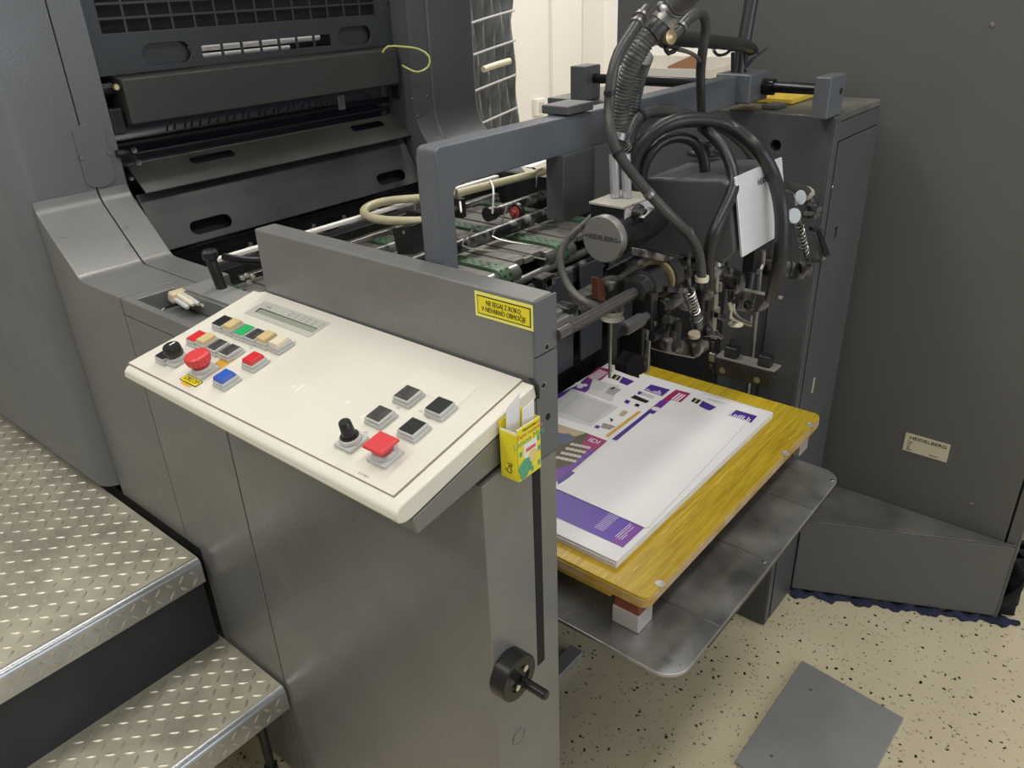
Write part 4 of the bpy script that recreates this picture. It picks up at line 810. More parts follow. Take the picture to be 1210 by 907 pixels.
# pile guides: upright plates in front of the table
for x, w_ in ((.70, .05), (.82, .05), (.93, .045), (1.04, .05), (1.16, .05), (1.27, .045), (1.385, .05)):
    obj('pile_guide', M().box(x-w_, x+w_-.012, .862, .868, .68, .885), mat('guide_blue_grey', (.055, .062, .072), .35, .1), t, .001)
for x in (.745, .965, 1.10, 1.33): obj('guide_post', M().box(x-.009, x+.009, .846, .861, .40, .90), mat('guide_post_grey', (.08, .083, .088), .3, .2), t, .001)
obj('front_beam', M().box(.645, 1.435, .872, .888, .855, .885), dusty, t, .002)
obj('under_pan', M().box(.68, 1.435, .915, 1.44, .862, .87), black, t)
obj('cavity_shade_wall', M().box(.645, 1.435, .90, .91, .02, .86), black, t)  # black sheet added to paint the cavity under the table as dark shade
for x in (1.02, 1.10): obj('guide_bracket', M().box(x-.02, x+.02, .846, .872, .884, .905), dusty, t, .002)
# small drive fittings behind the side frame
obj('drive_block', M().box(.70, .735, 1.05, 1.12, .93, .99), blackm, t, .002); 
m = M(); p0 = (0.6151,1.1500,1.0305); obj('star_knob', m.lathe((p0[0], p0[1], p0[2]-.016), (0, 0, 1), [(0, .009), (.004, .0125), (.014, .0125), (.018, .009)], 20, .08), blackm, t)
obj('knob_stem', M().tube([(p0[0], p0[1], p0[2]-.016), (p0[0]+.004, p0[1]-.01, p0[2]-.07), (p0[0]+.008, p0[1]-.02, p0[2]-.13)], .009, 12), blackm, t)
obj('stop_lever', M().tube([(0.6261,1.1300,1.0213), (0.6554,1.1300,1.0077), (0.6853,1.1300,0.9980)], .006, 8), blackm, t)
obj('gear_box', M().box(.69, .80, 1.08, 1.16, .86, .925), blackm, t, .003)
for q in ((0.6190,1.0750,0.9991), (0.6290,1.0750,0.9892), (0.6269,1.0750,1.0009), (0.6367,1.0750,0.9966)): obj('screw', M().lathe(q, (0, -1, 0), [(0, .004), (.004, .003)], 10), steel, t)
obj('side_bracket', M().prism([(0.8000,0.9227,1.0561), (0.8000,0.8814,1.0664), (0.8000,0.8782,1.0216), (0.8000,0.9154,1.0150)], (.03, 0, 0)), blackm, t, .001)
q = (0.8000,0.8942,1.0551); obj('screw', M().lathe((.799, q[1], q[2]), (-1, 0, 0), [(0, .003), (.001, .003)], 10), steel, t)
# beige braided hose with white ties
hose_lbl = 'hose'
t = thing('braided_hose', (1.1, 1.15, .99), 'beige braided hose looping over the feeder belt table', 'hose')
obj('tube', M().tube([(1.5337,1.1168,1.0050), (1.4287,1.1161,1.0050), (1.3409,1.1430,1.0000), (1.2420,1.1546,1.0000), (1.1808,1.1713,0.9980), (1.1327,1.2110,0.9960), (1.0872,1.2525,0.9950), (1.0469,1.2597,0.9940), (1.0106,1.2444,0.9920), (0.9906,1.2064,0.9900), (0.9958,1.1657,0.9880), (1.0229,1.1112,0.9880), (1.0590,1.0784,0.9860)], .0085, 16), beige_h, t)
for pts in ([(1.2288,1.2070,1.0000), (1.2053,1.1657,0.9900), (1.1105,1.0700,0.9921)], [(1.2937,1.1535,1.0080), (1.2203,1.0800,1.0117), (1.2141,1.0800,0.9638)], [(1.4970,1.1512,1.0120), (1.4684,1.1075,1.0100), (1.4384,1.0757,1.0000)]):
    obj('cable_tie', M().tube(pts, .0022, 6), white, t, label='white cable tie')
obj('hanger_strap', M().tube([(1.4166,1.1503,1.0150), (1.4245,1.1297,1.0100), (1.3511,1.0700,1.0027), (1.3474,1.0700,0.9833)], .0022, 6), blackm, t)
t = thing('braided_hose', (1.3, 1.08, 1.0), 'short beige hose loop beside the hanging column', 'hose')
obj('tube', M().tube([(1.5180,1.0980,1.0000), (1.4777,1.0952,1.0000), (1.4350,1.0826,0.9980), (1.3914,1.0522,0.9950), (1.3499,1.0099,0.9920), (1.3223,0.9719,0.9900), (1.3130,0.9182,0.9850)], .0085, 14), beige_h, t)
t = thing('cardboard_flap', (1.3886,1.1081,1.0300), 'small white card strip tucked under the crossbar', 'card')
obj('card', M().prism([(1.3565,1.1110,1.0300), (1.4656,1.1318,1.0300), (1.4261,1.0967,1.0300), (1.3589,1.0893,1.0300)], (0, 0, .001)), paper, t)

# ================================================================ suction head support
t = thing('head_support', (1.05, .65, 1.1), 'heavy blue grey crossbar on a post that carries the suction head', 'crossbar')
m = M(); m.plate((0, .681, 0), (1, 0, 0), (0, 0, 1), [(.6375, .92), (.664, .92), (.664, 1.172), (.668, 1.179), (.678, 1.181), (1.50, 1.178), (1.50, 1.2275), (.645, 1.229), (.639, 1.226), (.6375, 1.220)], [], .032)
obj('beam', m, paint_b, t, .003, 3, label='blue grey beam and bent post in one casting')
obj('hanging_column', M().box(.868, .944, .641, .671, 1.092, 1.182), paint_d, t, .002)
obj('column_cap', M().box(.885, .945, .645, .69, 1.2305, 1.242), paint_d, t, .002)
obj('end_boss', M().box(1.395, 1.475, .622, .690, 1.182, 1.232), paint_b, t, .004)
obj('guide_rail', M().cyl((1.452, .50, 1.206), (1.452, 1.03, 1.206), .0095, 20), mat('rail_black', (.02, .02, .022), .15, .6), t, label='glossy black guide rail')
obj('rail_collar', M().cyl((1.452, .602, 1.206), (1.452, .622, 1.206), .014, 20), mat('rail_black', (.02, .02, .022), .15, .6), t)
obj('rail_block', M().box(1.40, 1.4705, .484, .512, 1.1645, 1.232), paint_b, t, .003); obj('rail_block', M().box(1.42, 1.475, .99, 1.03, 1.1645, 1.232), paint_d, t, .003)
obj('clamp_disc', M().cyl((1.50, .515, 1.165), (1.50, .515, 1.190), .016, 20), blackm, t)
q = (1.4624,0.4835,1.2002); obj('screw_hole', M().cyl((1.452, .4845, 1.205), (1.452, .4828, 1.205), .0055, 16), black, t)
obj('rail_bolt', M().box(1.47, 1.52, .60, .63, 1.1645, 1.172), steeld, t, .002)

# ================================================================ suction head
t = thing('suction_head', (1.0, .5, 1.0), 'grey suction head with silver front plate, springs and sucker feet hanging over the pallet', 'suction head')
hp = [(.585, 1.136), (.470, 1.147), (.458, 1.143), (.452, 1.110), (.440, 1.052), (.458, 1.030), (.590, 1.027), (.594, 1.032), (.592, 1.125)]
obj('head_cover', M().yz(hp, .990, 1.140), paint_d, t, .006, 3, label='dusty dark cover')
m = M(); m.prism([(.993, .4545, 1.1505), (.993, .4510, 1.1510), (.993, .4300, 1.045), (.993, .4340, 1.0445)], (.150, 0, 0)); pl = obj('front_plate', m, silver, t, .001, label='bright brushed metal front plate')
nv = Vector((0, .4300-.4510, 1.045-1.151)).normalized(); pc = Vector((1.088, .4510, 1.151))+nv*.020; no_ = Vector((1, 0, 0)).cross(-nv)
obj('plate_lettering', M().use(ink).text('HEIDELBERG', pc+no_*.0010, (1, 0, 0), -nv, .0115, .0001), None, pl)
obj('lid_knob', M().lathe((1.1355,0.5694,1.1480), (0, 0, 1), [(0, .024), (.003, .024), (.004, .019), (.014, .019), (.016, .016)], 28), dusty, t)
obj('lid_ring', M().lathe((1.1354,0.5692,1.1455), (0, 0, 1), [(0, .028), (.003, .028), (.003, .024)], 28), blackm, t)
# dial box and round cap
db = obj('dial_box', M().box(.846, .921, .531, .581, 1.094, 1.130), blackm, t, .001)
obj('dial_box_lid', M().box(.844, .923, .529, .583, 1.130, 1.1335), mat('dusty_cream', (.40, .38, .32), .5), t, .001)
obj('dial_face', M().box(.848, .920, .5285, .531, 1.096, 1.1295), mat('dial_face', (.55, .55, .55), .4), t, .0005)
q = Vector((0.8729,0.5280,1.1191)); m = M().lathe(q, (0, -1, 0), [(0, .013), (.006, .012), (.008, .008), (.014, .007)], 20); m.obox(q+Vector((0, -.010, 0)), (.9, 0, .25), (-.25, 0, .9), (0, -1, 0), .030, .008, .010); obj('dial_knob', m, blkp, t, .0008)
m = M()
for k in range(9):
    a = math.radians(120+25*k); m.obox(q+Vector((.017*math.cos(a), .0005, .015*math.sin(a))), (math.cos(a), 0, math.sin(a)), (-math.sin(a), 0, math.cos(a)), (0, -1, 0), .004, .001, .0004)
obj('dial_marks', m, redp, t)
dc = Vector((.822, .545, 1.095))
obj('valve_body', M().lathe(dc+Vector((.006, 0, 0)), (1, 0, 0), [(0, .027), (.02, .027), (.021, .029), (.07, .029), (.072, .026), (.10, .026), (.13, .020)], 32), blackm, t)
obj('round_cap', M().lathe(dc+Vector((.010, 0, 0)), (-1, 0, 0), [(0, .030), (.010, .0305), (.0125, .0290)], 44), mat('cap_grey', (.25, .245, .225), .4, .3), t, label='round grey cap with maker lettering')
obj('cap_lettering', M().use(ink).text('HEIDELBERG', dc+Vector((-.0029, 0, .002)), (0, -1, 0), (0, 0, 1), .0086, .0001), None, t)
for a in (-.025, .025): m = M().use(ink).obox(dc+Vector((-.0027, a*1.06, .002)), (0, -1, 0), (0, 0, 1), (-1, 0, 0), .004, .001, .0002); obj('cap_mark', m, None, t)
for q, r_ in (((0.8790,0.5647,1.1340), .0065), ((0.8870,0.5515,1.1340), .0065)): obj('clear_tube', M().cyl(q, (q[0], q[1]+.004, q[2]+.055), r_, 16), clear, t)
# carriers under the head
obj('carrier_bar', M().box(.86, 1.20, .50, .53, 1.006, 1.022), dusty, t, .002); obj('carrier_bar', M().box(.80, 1.27, .56, .585, 1.00, 1.018), dusty, t, .002)
obj('carrier_bar', M().box(.88, 1.0, .455, .475, 1.016, 1.026), dusty, t, .002)
obj('carrier_plate', M().prism([(0.8013,0.4700,1.0994), (0.9670,0.4700,1.0327), (0.9686,0.4700,1.0224), (0.8021,0.4700,1.0897)], (0, .02, 0)), dusty, t, .001)
obj('bracket', M().prism([(0.8350,0.4550,1.0462), (0.8898,0.4550,1.0260), (0.8862,0.4550,1.0190), (0.8337,0.4550,1.0387)], (0, .03, 0)), dusty, t, .001)
# splined drive shaft and socket
sy, sz = .48, 1.047
m = M().cyl((.636, sy, sz-.002), (.805, sy, sz-.002), .0062, 20)
for k in range(8): a = 2*math.pi*k/8; m.cyl((.66, sy+.006*math.cos(a), sz-.002+.006*math.sin(a)), (.79, sy+.006*math.cos(a), sz-.002+.006*math.sin(a)), .0013, 6)
obj('spline_shaft', m, mat('worn_shaft', (.16, .155, .15), .3, .8), t, label='long splined drive shaft')
obj('shaft_socket', M().lathe((.795, sy, sz), (1, 0, 0), [(0, .009), (.002, .014), (.018, .015), (.020, .020), (.045, .021), (.047, .019), (.060, .019), (.062, .025), (.080, .025), (.082, .022)], 32), mat('socket_black', (.022, .022, .023), .3, .2), t)
obj('brass_ring', M().lathe((.847, sy, sz), (1, 0, 0), [(0, .0195), (.0005, .0245), (.006, .0245), (.0065, .0195)], 32), brass, t, label='brass clamping ring'); obj('steel_ring', M().lathe((.812, sy, sz), (1, 0, 0), [(0, .0157), (.003, .0157)], 28), steeld, t)
obj('side_rod', M().cyl((.64, .535, 1.02), (.735, .535, 1.02), .0075, 18), steeld, t)
obj('rod_block', M().box(.728, .748, .530, .555, 1.010, 1.034), dusty, t, .002)
obj('rod_clamp', M().cyl((.700, .545, 1.025), (.726, .545, 1.025), .008, 16), steeld, t)
obj('upper_rod', M().tube([(0.8572,0.5600,1.0337), (0.8887,0.5600,1.0344), (0.9213,0.5600,1.0350)], .008, 12), dusty, t)
q = Vector((0.8254,0.5300,1.0454)); obj('canister', M().lathe(q+Vector((0, 0, -.044)), (0, 0, 1), [(0, .0145), (.040, .0145), (.043, .0125), (.0435, .006)], 26), dusty, t, label='small dark filter canister')
obj('canister_foot', M().lathe(q+Vector((0, 0, -.060)), (0, 0, 1), [(0, .007), (.003, .016), (.008, .013), (.016, .015)], 22), mat('dusty_cream', (.40, .38, .32), .5), t)
obj('copper_strip', M().prism([(0.7808,0.5250,1.0595), (0.7961,0.5250,1.0527), (0.8009,0.5250,1.0204), (0.7833,0.5250,1.0306)], (0, .01, 0)), rust, t, .001)
q2 = (0.8214,0.5300,0.9924); obj('drop_rod', M().cyl(q2, (q2[0], q2[1], q2[2]-.09), .0022, 8), steeld, t)
# grip handle and blower foot
obj('grip_handle', M().lathe((0.7088,0.4400,1.0357), Vector((0.7661,0.4400,1.0351))-Vector((0.7088,0.4400,1.0357)), [(0, .0055), (.001, .0078), (.004, .0082), (.036, .0082), (.038, .006), (.05, .005)], 24), mat('handle_grey', (.07, .07, .072), .28, .3), t)
obj('handle_bore', M().lathe((0.7078,0.4397,1.0359), Vector((0.7052,0.4400,1.0370))-Vector((0.7661,0.4400,1.0351)), [(0, .0052), (.0003, .0052)], 18), black, t)
obj('arm_bar', M().prism([(0.8028,0.4600,1.0450), (0.8192,0.4600,1.0422), (0.8213,0.4600,0.9971), (0.8072,0.4600,0.9928)], (0, .01, 0)), blackm, t, .001); obj('arm_bolt', M().lathe((0.8129,0.4590,1.0026), (0, -1, 0), [(0, .0035), (.001, .0035)], 12), steeld, t)
obj('curved_lever', M().tube([(0.8297,0.4550,1.0162), (0.8331,0.4550,1.0035), (0.8302,0.4550,0.9906), (0.8180,0.4550,0.9855), (0.7990,0.4550,0.9900)], .0055, 8), blackm, t)
obj('clamp_rod', M().tube([(0.8212,0.4600,1.0213), (0.8467,0.4600,1.0187), (0.8708,0.4600,1.0181)], .0095, 14), dusty, t)
obj('blow_pipe', M().tube([(0.7775,0.4550,1.0090), (0.7769,0.4550,0.9912), (0.7762,0.4550,0.9731)], .0022, 8), blackm, t); obj('blow_pipe', M().tube([(0.7945,0.4600,0.9996), (0.7944,0.4600,0.9742), (0.7969,0.4600,0.9424)], .0032, 8), dusty, t); obj('blow_pipe', M().tube([(0.8032,0.4600,0.9919), (0.8018,0.4600,0.9714), (0.8013,0.4600,0.9382)], .0020, 8), steeld, t)
m = M(); m.prism([(0.7323,0.4480,0.9682), (0.7318,0.4480,0.9774), (0.7483,0.4480,0.9868), (0.7541,0.4480,0.9857), (0.7704,0.4480,0.9760), (0.7702,0.4480,0.9518), (0.7621,0.4480,0.9539), (0.7625,0.4480,0.9490)], (0, .018, 0)); obj('blower_foot', m, mat('rubber_black', (.008, .008, .008), .8, spec=.1), t, .0015, label='black wedge shaped foot')
obj('foot_clip', M().prism([(0.8030,0.4660,0.9646), (0.8182,0.4660,0.9565), (0.8197,0.4660,0.9389), (0.8075,0.4660,0.9327)], (0, .008, 0)), dusty, t, .001)
# left sucker unit
obj('sucker_body', M().prism([(0.8132,0.4400,0.9841), (0.8260,0.4400,0.9829), (0.8732,0.4400,0.9598), (0.9336,0.4400,0.9402), (0.9361,0.4400,0.9252), (0.8942,0.4400,0.9270), (0.8197,0.4400,0.9629)], (0, .03, 0)), dusty, t, .004, 3, label='cast sucker body')
obj('sucker_nozzle', M().lathe((0.8865,0.4380,0.9381), Vector((0.8796,0.4380,0.9701))-Vector((0.8865,0.4380,0.9381)), [(0, .0078), (.022, .0076), (.0225, .006)], 20), dusty, t); obj('nozzle_ring', M().lathe((0.8809,0.4380,0.9660), Vector((0.8796,0.4380,0.9701))-Vector((0.8865,0.4380,0.9381)), [(0, .0082), (.005, .0078)], 20), mat('wound_tape', (.42, .36, .26), .6), t)
obj('link_arm', M().tube([(0.8344,0.4400,1.0032), (0.8345,0.4400,0.9846), (0.8326,0.4400,0.9628)], .0062, 10), dusty, t); obj('link_pin', M().tube([(0.8150,0.4450,1.0109), (0.8305,0.4450,1.0033), (0.8465,0.4450,0.9955)], .0058, 12), dusty, t)
obj('spring', M().spring((0.8706,0.4450,1.0317), (0.8944,0.4450,0.9912), .0068, .0011, 8), steel, t, label='bright coil spring'); obj('spring_rod', M().tube([(0.8639,0.4450,1.0817), (0.8724,0.4450,1.0346), (0.8944,0.4450,0.9912)], .0024, 8), dusty, t)
obj('spring_tube', M().lathe((0.8918,0.4450,0.9932), Vector((0.9083,0.4450,0.9607))-Vector((0.8918,0.4450,0.9932)), [(0, .0085), (.008, .0085), (.0085, .0095), (.011, .0095), (.0115, .0078), (.026, .0070)], 18), mat('blued_steel', (.12, .125, .14), .3, .6), t)
obj('wing_clamp', M().lathe((0.9388,0.4500,0.9512), (0, -1, .2), [(0, .009), (.006, .009), (.007, .005), (.009, .004)], 16), dusty, t); obj('wing_lever', M().tube([(0.9343,0.4450,0.9502), (0.9614,0.4450,0.9393), (0.9791,0.4450,0.9277)], .0035, 8), dusty, t)
obj('hose_socket', M().lathe((0.9281,0.4550,1.0034), (0, 0, 1), [(0, .014), (.003, .0155), (.006, .0155), (.0065, .010), (.022, .010)], 24), dusty, t); obj('hose_clamp', M().lathe((0.9246,0.4550,1.0262), (0, 0, 1), [(0, .0092), (.007, .0094)], 20), offp, t)
obj('upright', M().tube([(0.9838,0.4750,0.9881), (0.9871,0.4750,0.9348)], .0085, 10), dusty, t); obj('upright', M().tube([(0.9679,0.4750,0.9930), (0.9718,0.4750,0.9335)], .006, 10), blackm, t); obj('upright', M().box(.905, .93, .50, .52, .93, 1.01), blackm, t, .002)
obj('cream_cup', M().lathe((0.9160,0.4700,0.9844), (0, 0, 1), [(0, .004), (.003, .010), (.010, .012), (.013, .009)], 18), mat('dusty_cream', (.40, .38, .32), .5), t)
# centre column
obj('lift_tube', M().tube([(0.9991,0.4700,1.0224), (1.0006,0.4700,0.9839), (1.0034,0.4700,0.9208)], .0052, 12), steeld, t); obj('tube_nut', M().cyl((0.9911,0.4680,0.9860), (0.9925,0.4680,0.9623), .0078, 6), steeld, t, .001)
obj('tube_head', M().lathe((0.9970,0.4700,1.0193), (0, 0, 1), [(0, .006), (.006, .009), (.014, .007)], 14), steeld, t)
# right middle unit
obj('guide_fork', M().prism([(0.9975,0.4550,1.0220), (1.0081,0.4550,1.0214), (1.0496,0.4550,1.0046), (1.0692,0.4550,0.9924), (1.0709,0.4550,0.9720), (1.0544,0.4550,0.9691), (1.0421,0.4550,0.9742), (1.0404,0.4550,0.9956), (1.0048,0.4550,1.0111)], (0, .022, 0)), dusty, t, .002)
obj('spring', M().spring((1.0562,0.4650,0.9664), (1.0540,0.4650,0.9909), .0065, .0011, 4), steel, t, label='bright coil spring'); obj('fork_pin', M().cyl((1.0482,0.4650,1.0056), (1.0519,0.4650,0.9597), .0035, 10), dusty, t)
obj('nozzle_bulb', M().prism([(1.0774,0.4600,0.9650), (1.0927,0.4600,0.9616), (1.1907,0.4600,0.9199), (1.2090,0.4600,0.9141), (1.1988,0.4600,0.9025), (1.1692,0.4600,0.9018), (1.1322,0.4600,0.9097), (1.0855,0.4600,0.9281)], (0, .028, 0)), dusty, t, .004, 3, label='half round nozzle casting')
obj('bulb_plate', M().prism([(1.0678,0.4550,0.9729), (1.2296,0.4550,0.9087), (1.2239,0.4550,0.9045), (1.0691,0.4550,0.9672)], (0, .035, 0)), mat('dusty_pale', (.26, .25, .225), .5), t, .001)
obj('thumb_wheel', M().lathe((1.0662,0.4500,0.9449), (1, -.4, 0), [(0, .004), (.004, .009), (.008, .009), (.009, .006)], 18), dusty, t)
obj('bent_lever', M().tube([(1.0120,0.4520,0.9699), (1.0206,0.4520,0.9540), (1.0199,0.4520,0.9436), (1.0484,0.4520,0.9272), (1.0977,0.4520,0.9033)], .0028, 8), steel, t); obj('bent_lever', M().tube([(1.0271,0.4520,0.9625), (1.0330,0.4520,0.9473), (1.0533,0.4520,0.9310), (1.0934,0.4520,0.9090)], .002, 8), steel, t)
obj('sucker_disc', M().lathe((1.0480,0.4550,0.9184), (0, 0, 1), [(0, .006), (.002, .011), (.004, .011), (.008, .004)], 20), offp, t)
obj('pin_rod', M().tube([(0.9884,0.4600,0.9550), (1.0179,0.4600,0.9398)], .004, 8), dusty, t)
obj('hanger_tube', M().cyl((1.1465,0.4800,0.9692), (1.1436,0.4800,0.9419), .0055, 14), mat('blued_steel', (.12, .125, .14), .3, .6), t); obj('hanger_link', M().tube([(1.1840,0.4800,0.9951), (1.1868,0.4800,0.9719), (1.1730,0.4800,0.9630), (1.1591,0.4800,0.9684)], .004, 8), steeld, t); obj('hanger_rod', M().cyl((1.2033,0.4900,0.9567), (1.2068,0.4900,0.9159), .004, 12), steeld, t)
obj('rod_small', M().cyl((1.1647,0.4800,0.8914), (1.1657,0.4800,0.8730), .0022, 8), steeld, t)
# right sucker unit
obj('spring', M().spring((1.2978,0.4700,1.0121), (1.3441,0.4700,0.9514), .0066, .0011, 8), steel, t, label='bright coil spring'); obj('spring_rod', M().cyl((1.2943,0.4700,1.0230), (1.3572,0.4700,0.9354), .0032, 10), dusty, t)
obj('sight_disc', M().lathe((1.2682,0.4680,1.0336), (-.55, -1, .25), [(-.004, .0125), (0, .0125), (.001, .0118)], 28), mat('pale_disc', (.45, .50, .52), .3), t, label='pale round sight disc'); obj('grey_disc', M().lathe((1.3443,0.4900,1.0452), (-.5, -1, .3), [(-.002, .0125), (0, .0125)], 24), steeld, t)
obj('valve_tap', M().lathe((1.3350,0.4650,1.0172), (0, 0, 1), [(0, .013), (.004, .014), (.007, .008), (.018, .007), (.020, .010), (.024, .009)], 20), dusty, t); obj('tap_lever', M().tube([(1.3002,0.4620,1.0313), (1.3405,0.4620,1.0222), (1.3668,0.4620,1.0236)], .0042, 8), steeld, t)
obj('right_body', M().prism([(1.2320,0.4700,0.9640), (1.2497,0.4700,0.9620), (1.4011,0.4700,0.9122), (1.4037,0.4700,0.8937), (1.3592,0.4700,0.8955), (1.2445,0.4700,0.9325)], (0, .03, 0)), dusty, t, .004, 3, label='cast right sucker body')
obj('body_nozzle', M().lathe((1.3382,0.4650,0.9199), Vector((1.3185,0.4650,0.9560))-Vector((1.3382,0.4650,0.9199)), [(0, .0075), (.022, .006)], 16), dusty, t)
obj('side_bar', M().box(1.20, 1.27, .50, .52, .90, 1.03), blackm, t, .002); obj('bent_plate', M().prism([(1.3802,0.4680,0.9883), (1.3976,0.4680,0.9840), (1.4751,0.4680,0.9134), (1.4539,0.4680,0.9126)], (0, .004, 0)), blackm, t, .0005)
obj('rod_pin', M().tube([(1.3516,0.4680,0.9922), (1.4091,0.4680,0.9751)], .0038, 10), dusty, t); obj('side_lever', M().tube([(1.3519,0.4650,0.9363), (1.4193,0.4650,0.9161), (1.4358,0.4650,0.9164)], .003, 8), dusty, t)
obj('hose_union', M().lathe((1.3860,0.5000,1.0411), Vector((1.4800,0.5000,1.0246))-Vector((1.3860,0.5000,1.0411)), [(0, .010), (.008, .013), (.012, .013), (.013, .0095), (.020, .0095), (.021, .011), (.026, .010)], 18), mat('dusty_cream', (.40, .38, .32), .5), t)
obj('union_elbow', M().tube([(1.3032,0.5000,1.0710), (1.3660,0.5000,1.0555), (1.3975,0.4950,1.0378), (1.3966,0.4900,1.0146)], .0075, 14), rubberg, t)
obj('thin_pipe', M().tube([(1.2757,0.4900,1.0708), (1.3073,0.4900,1.0587), (1.3025,0.4800,1.0411)], .0018, 6), steeld, t)
obj('clear_hanger', M().box(1.13, 1.16, .53, .56, 1.03, 1.12), blackm, t, .002)
# lifting chain and bracket at the drive side of the pile
t = thing('lift_chain', (1.376, .64, .65), 'dusty roller chain hanging beside the pallet', 'chain')
for k in range(17):
    z_ = .655+k*.0255
    obj('chain_link', M().prism([(1.376-.0045, .640-.008*(1 if k % 2 else .65), z_), (1.376-.0045, .640+.008*(1 if k % 2 else .65), z_), (1.376-.0045, .640+.008*(1 if k % 2 else .65), z_+.021), (1.376-.0045, .640-.008*(1 if k % 2 else .65), z_+.021)], (.009, 0, 0)), steeld if k % 2 else dusty, t, .003)
t = thing('lift_bracket', (1.37, .57, .65), 'black bracket with two blocks holding the lifting chain beside the pallet', 'bracket')
obj('arm', M().box(1.352, 1.378, .505, .620, .668, .705), blackm, t, .002); obj('dusty_top', M().box(1.352, 1.385, .50, .622, .705, .7085), mat('dusty_pale', (.26, .25, .225), .5), t, .001)
for y_ in (.595, .525): b_ = obj('block', M().box(1.354, 1.376, y_-.014, y_+.012, .7085, .732), blackm, t, .003)
obj('lock_nut', M().cyl((1.365, .594, .732), (1.365, .594, .745), .006, 6), blackm, t)
for y_ in (.605, .532): obj('bolt', M().lathe((1.352, y_, .680), (-1, 0, 0), [(0, .0065), (.001, .0065), (.001, .004)], 14), steeld, t)
obj('cable_end', M().lathe((1.365, .511, .690), (0, -1, 0), [(0, .003), (.008, .003)], 8), steel, t)

# ================================================================ hoses around the head
def hose(label, pts, r, material, group='hoses around the suction head', n=16, rib=0, name='air_hose', ties=()):
    base = pts[0]; t = thing(name, base, label, 'hose', group)
    obj('tube', M().tube(pts, r, n, rib=rib), material, t)
    for a, b, r2, mt_ in ties: obj('tie_band', M().lathe(a, Vector(b)-Vector(a), [(-.0025, r2), (.0025, r2)], 20), mt_, t)
    return t
hs = hose('thick corrugated suction hose coming down beside the crossbar', [(0.9550,0.6000,1.1756), (0.9410,0.6000,1.2004), (0.9321,0.5950,1.2240), (0.9292,0.5900,1.2513), (0.9261,0.5800,1.2800), (0.9288,0.5700,1.3031), (0.9393,0.5600,1.3231), (0.9506,0.5550,1.3321)], .0125, ribm, rib=.0046, name='corrugated_hose')
obj('plain_cuff', M().tube([(0.9405,0.5560,1.3260), (0.9481,0.5500,1.3342), (0.9587,0.5480,1.3394)], .0138, 20), rubberg, hs)
obj('clamp_collar', M().lathe((0.9544,0.5490,1.3368), Vector((0.9623,0.5400,1.3507))-Vector((0.9544,0.5490,1.3368)), [(0, .0145), (.001, .0175), (.008, .0175), (.009, .0145), (.016, .0145)], 26), steeld, hs); obj('clamp_bolt', M().lathe((0.9221,0.5350,1.3581), (-.5, -1, 0), [(0, .006), (.008, .006), (.009, .003)], 12), steel, hs)
obj('upper_hose', M().tube([(0.9612,0.5450,1.3451), (0.9562,0.5300,1.3585), (0.9434,0.5100,1.3697), (0.9156,0.4800,1.3857)], .0145, 20, rib=.0046), ribm, hs)
obj('end_fitting', M().cyl((0.9328,0.6000,1.1950), (0.9367,0.6000,1.2033), .0145, 20), steeld, hs)
h2 = hose('second corrugated hose half hidden behind the first', [(1.0155,0.6300,1.1807), (1.0203,0.6300,1.2153), (1.0277,0.6300,1.2433), (1.0230,0.6200,1.2723), (1.0018,0.6000,1.2932)], .0105, ribm, rib=.0046, name='corrugated_hose')
hose('smooth grey hose running down from the top elbow to the left sucker', [(0.9327,0.5600,1.3551), (0.9113,0.5550,1.3477), (0.8813,0.5500,1.3309), (0.8563,0.5500,1.3123), (0.8427,0.5500,1.2874), (0.8385,0.5500,1.2545), (0.8260,0.5400,1.2306), (0.8284,0.5300,1.2024), (0.8342,0.5100,1.1772), (0.8463,0.4900,1.1505), (0.8659,0.4700,1.1215), (0.8943,0.4600,1.0944), (0.9114,0.4550,1.0672), (0.9239,0.4550,1.0311), (0.9271,0.4550,1.0098)], .0066, rubberg,
     ties=[((0.9113,0.5550,1.3477), (0.8813,0.5500,1.3309), .0085, steeld), ((0.8988,0.5530,1.3409), (0.8813,0.5500,1.3309), .0082, steeld), ((0.8389,0.5500,1.2689), (0.8385,0.5500,1.2545), .0072, blackm), ((0.8284,0.5300,1.2024), (0.8342,0.5100,1.1772), .0072, blackm), ((0.8379,0.4900,1.1564), (0.8659,0.4700,1.1215), .0072, steeld), ((0.8907,0.4620,1.0994), (0.8943,0.4600,1.0944), .0072, steeld)])
h4 = hose('smooth grey hose with an elbow arching right and dropping behind the beam', [(0.9633,0.5450,1.3255), (0.9695,0.5400,1.3242), (0.9818,0.5400,1.3303), (1.0005,0.5400,1.3391), (1.0339,0.5450,1.3454), (1.0628,0.5500,1.3419), (1.0821,0.5550,1.3262), (1.0883,0.5600,1.3011), (1.1043,0.5700,1.2717), (1.1282,0.5800,1.2400), (1.1756,0.6000,1.1964), (1.1786,0.6000,1.1769)], .0068, rubberg, ties=[((0.9839,0.5400,1.3311), (1.0005,0.5400,1.3391), .0085, steeld)])
obj('brass_fitting', M().lathe((0.9507,0.5400,1.3225), (-.3, -1, .1), [(0, .009), (.008, .009), (.009, .005), (.010, .003)], 16), brass, h4); obj('hook_strap', M().tube([(0.9563,0.5450,1.3113), (0.9657,0.5450,1.3026), (0.9870,0.5450,1.3069), (0.9562,0.5450,1.3123)], .003, 8), rubber, h4); obj('wire_loop', M().tube([(1.0143,0.5600,1.3035), (1.0427,0.5600,1.2982), (1.0676,0.5600,1.2907), (1.0907,0.5650,1.2821)], .0028, 8), steeld, h4)
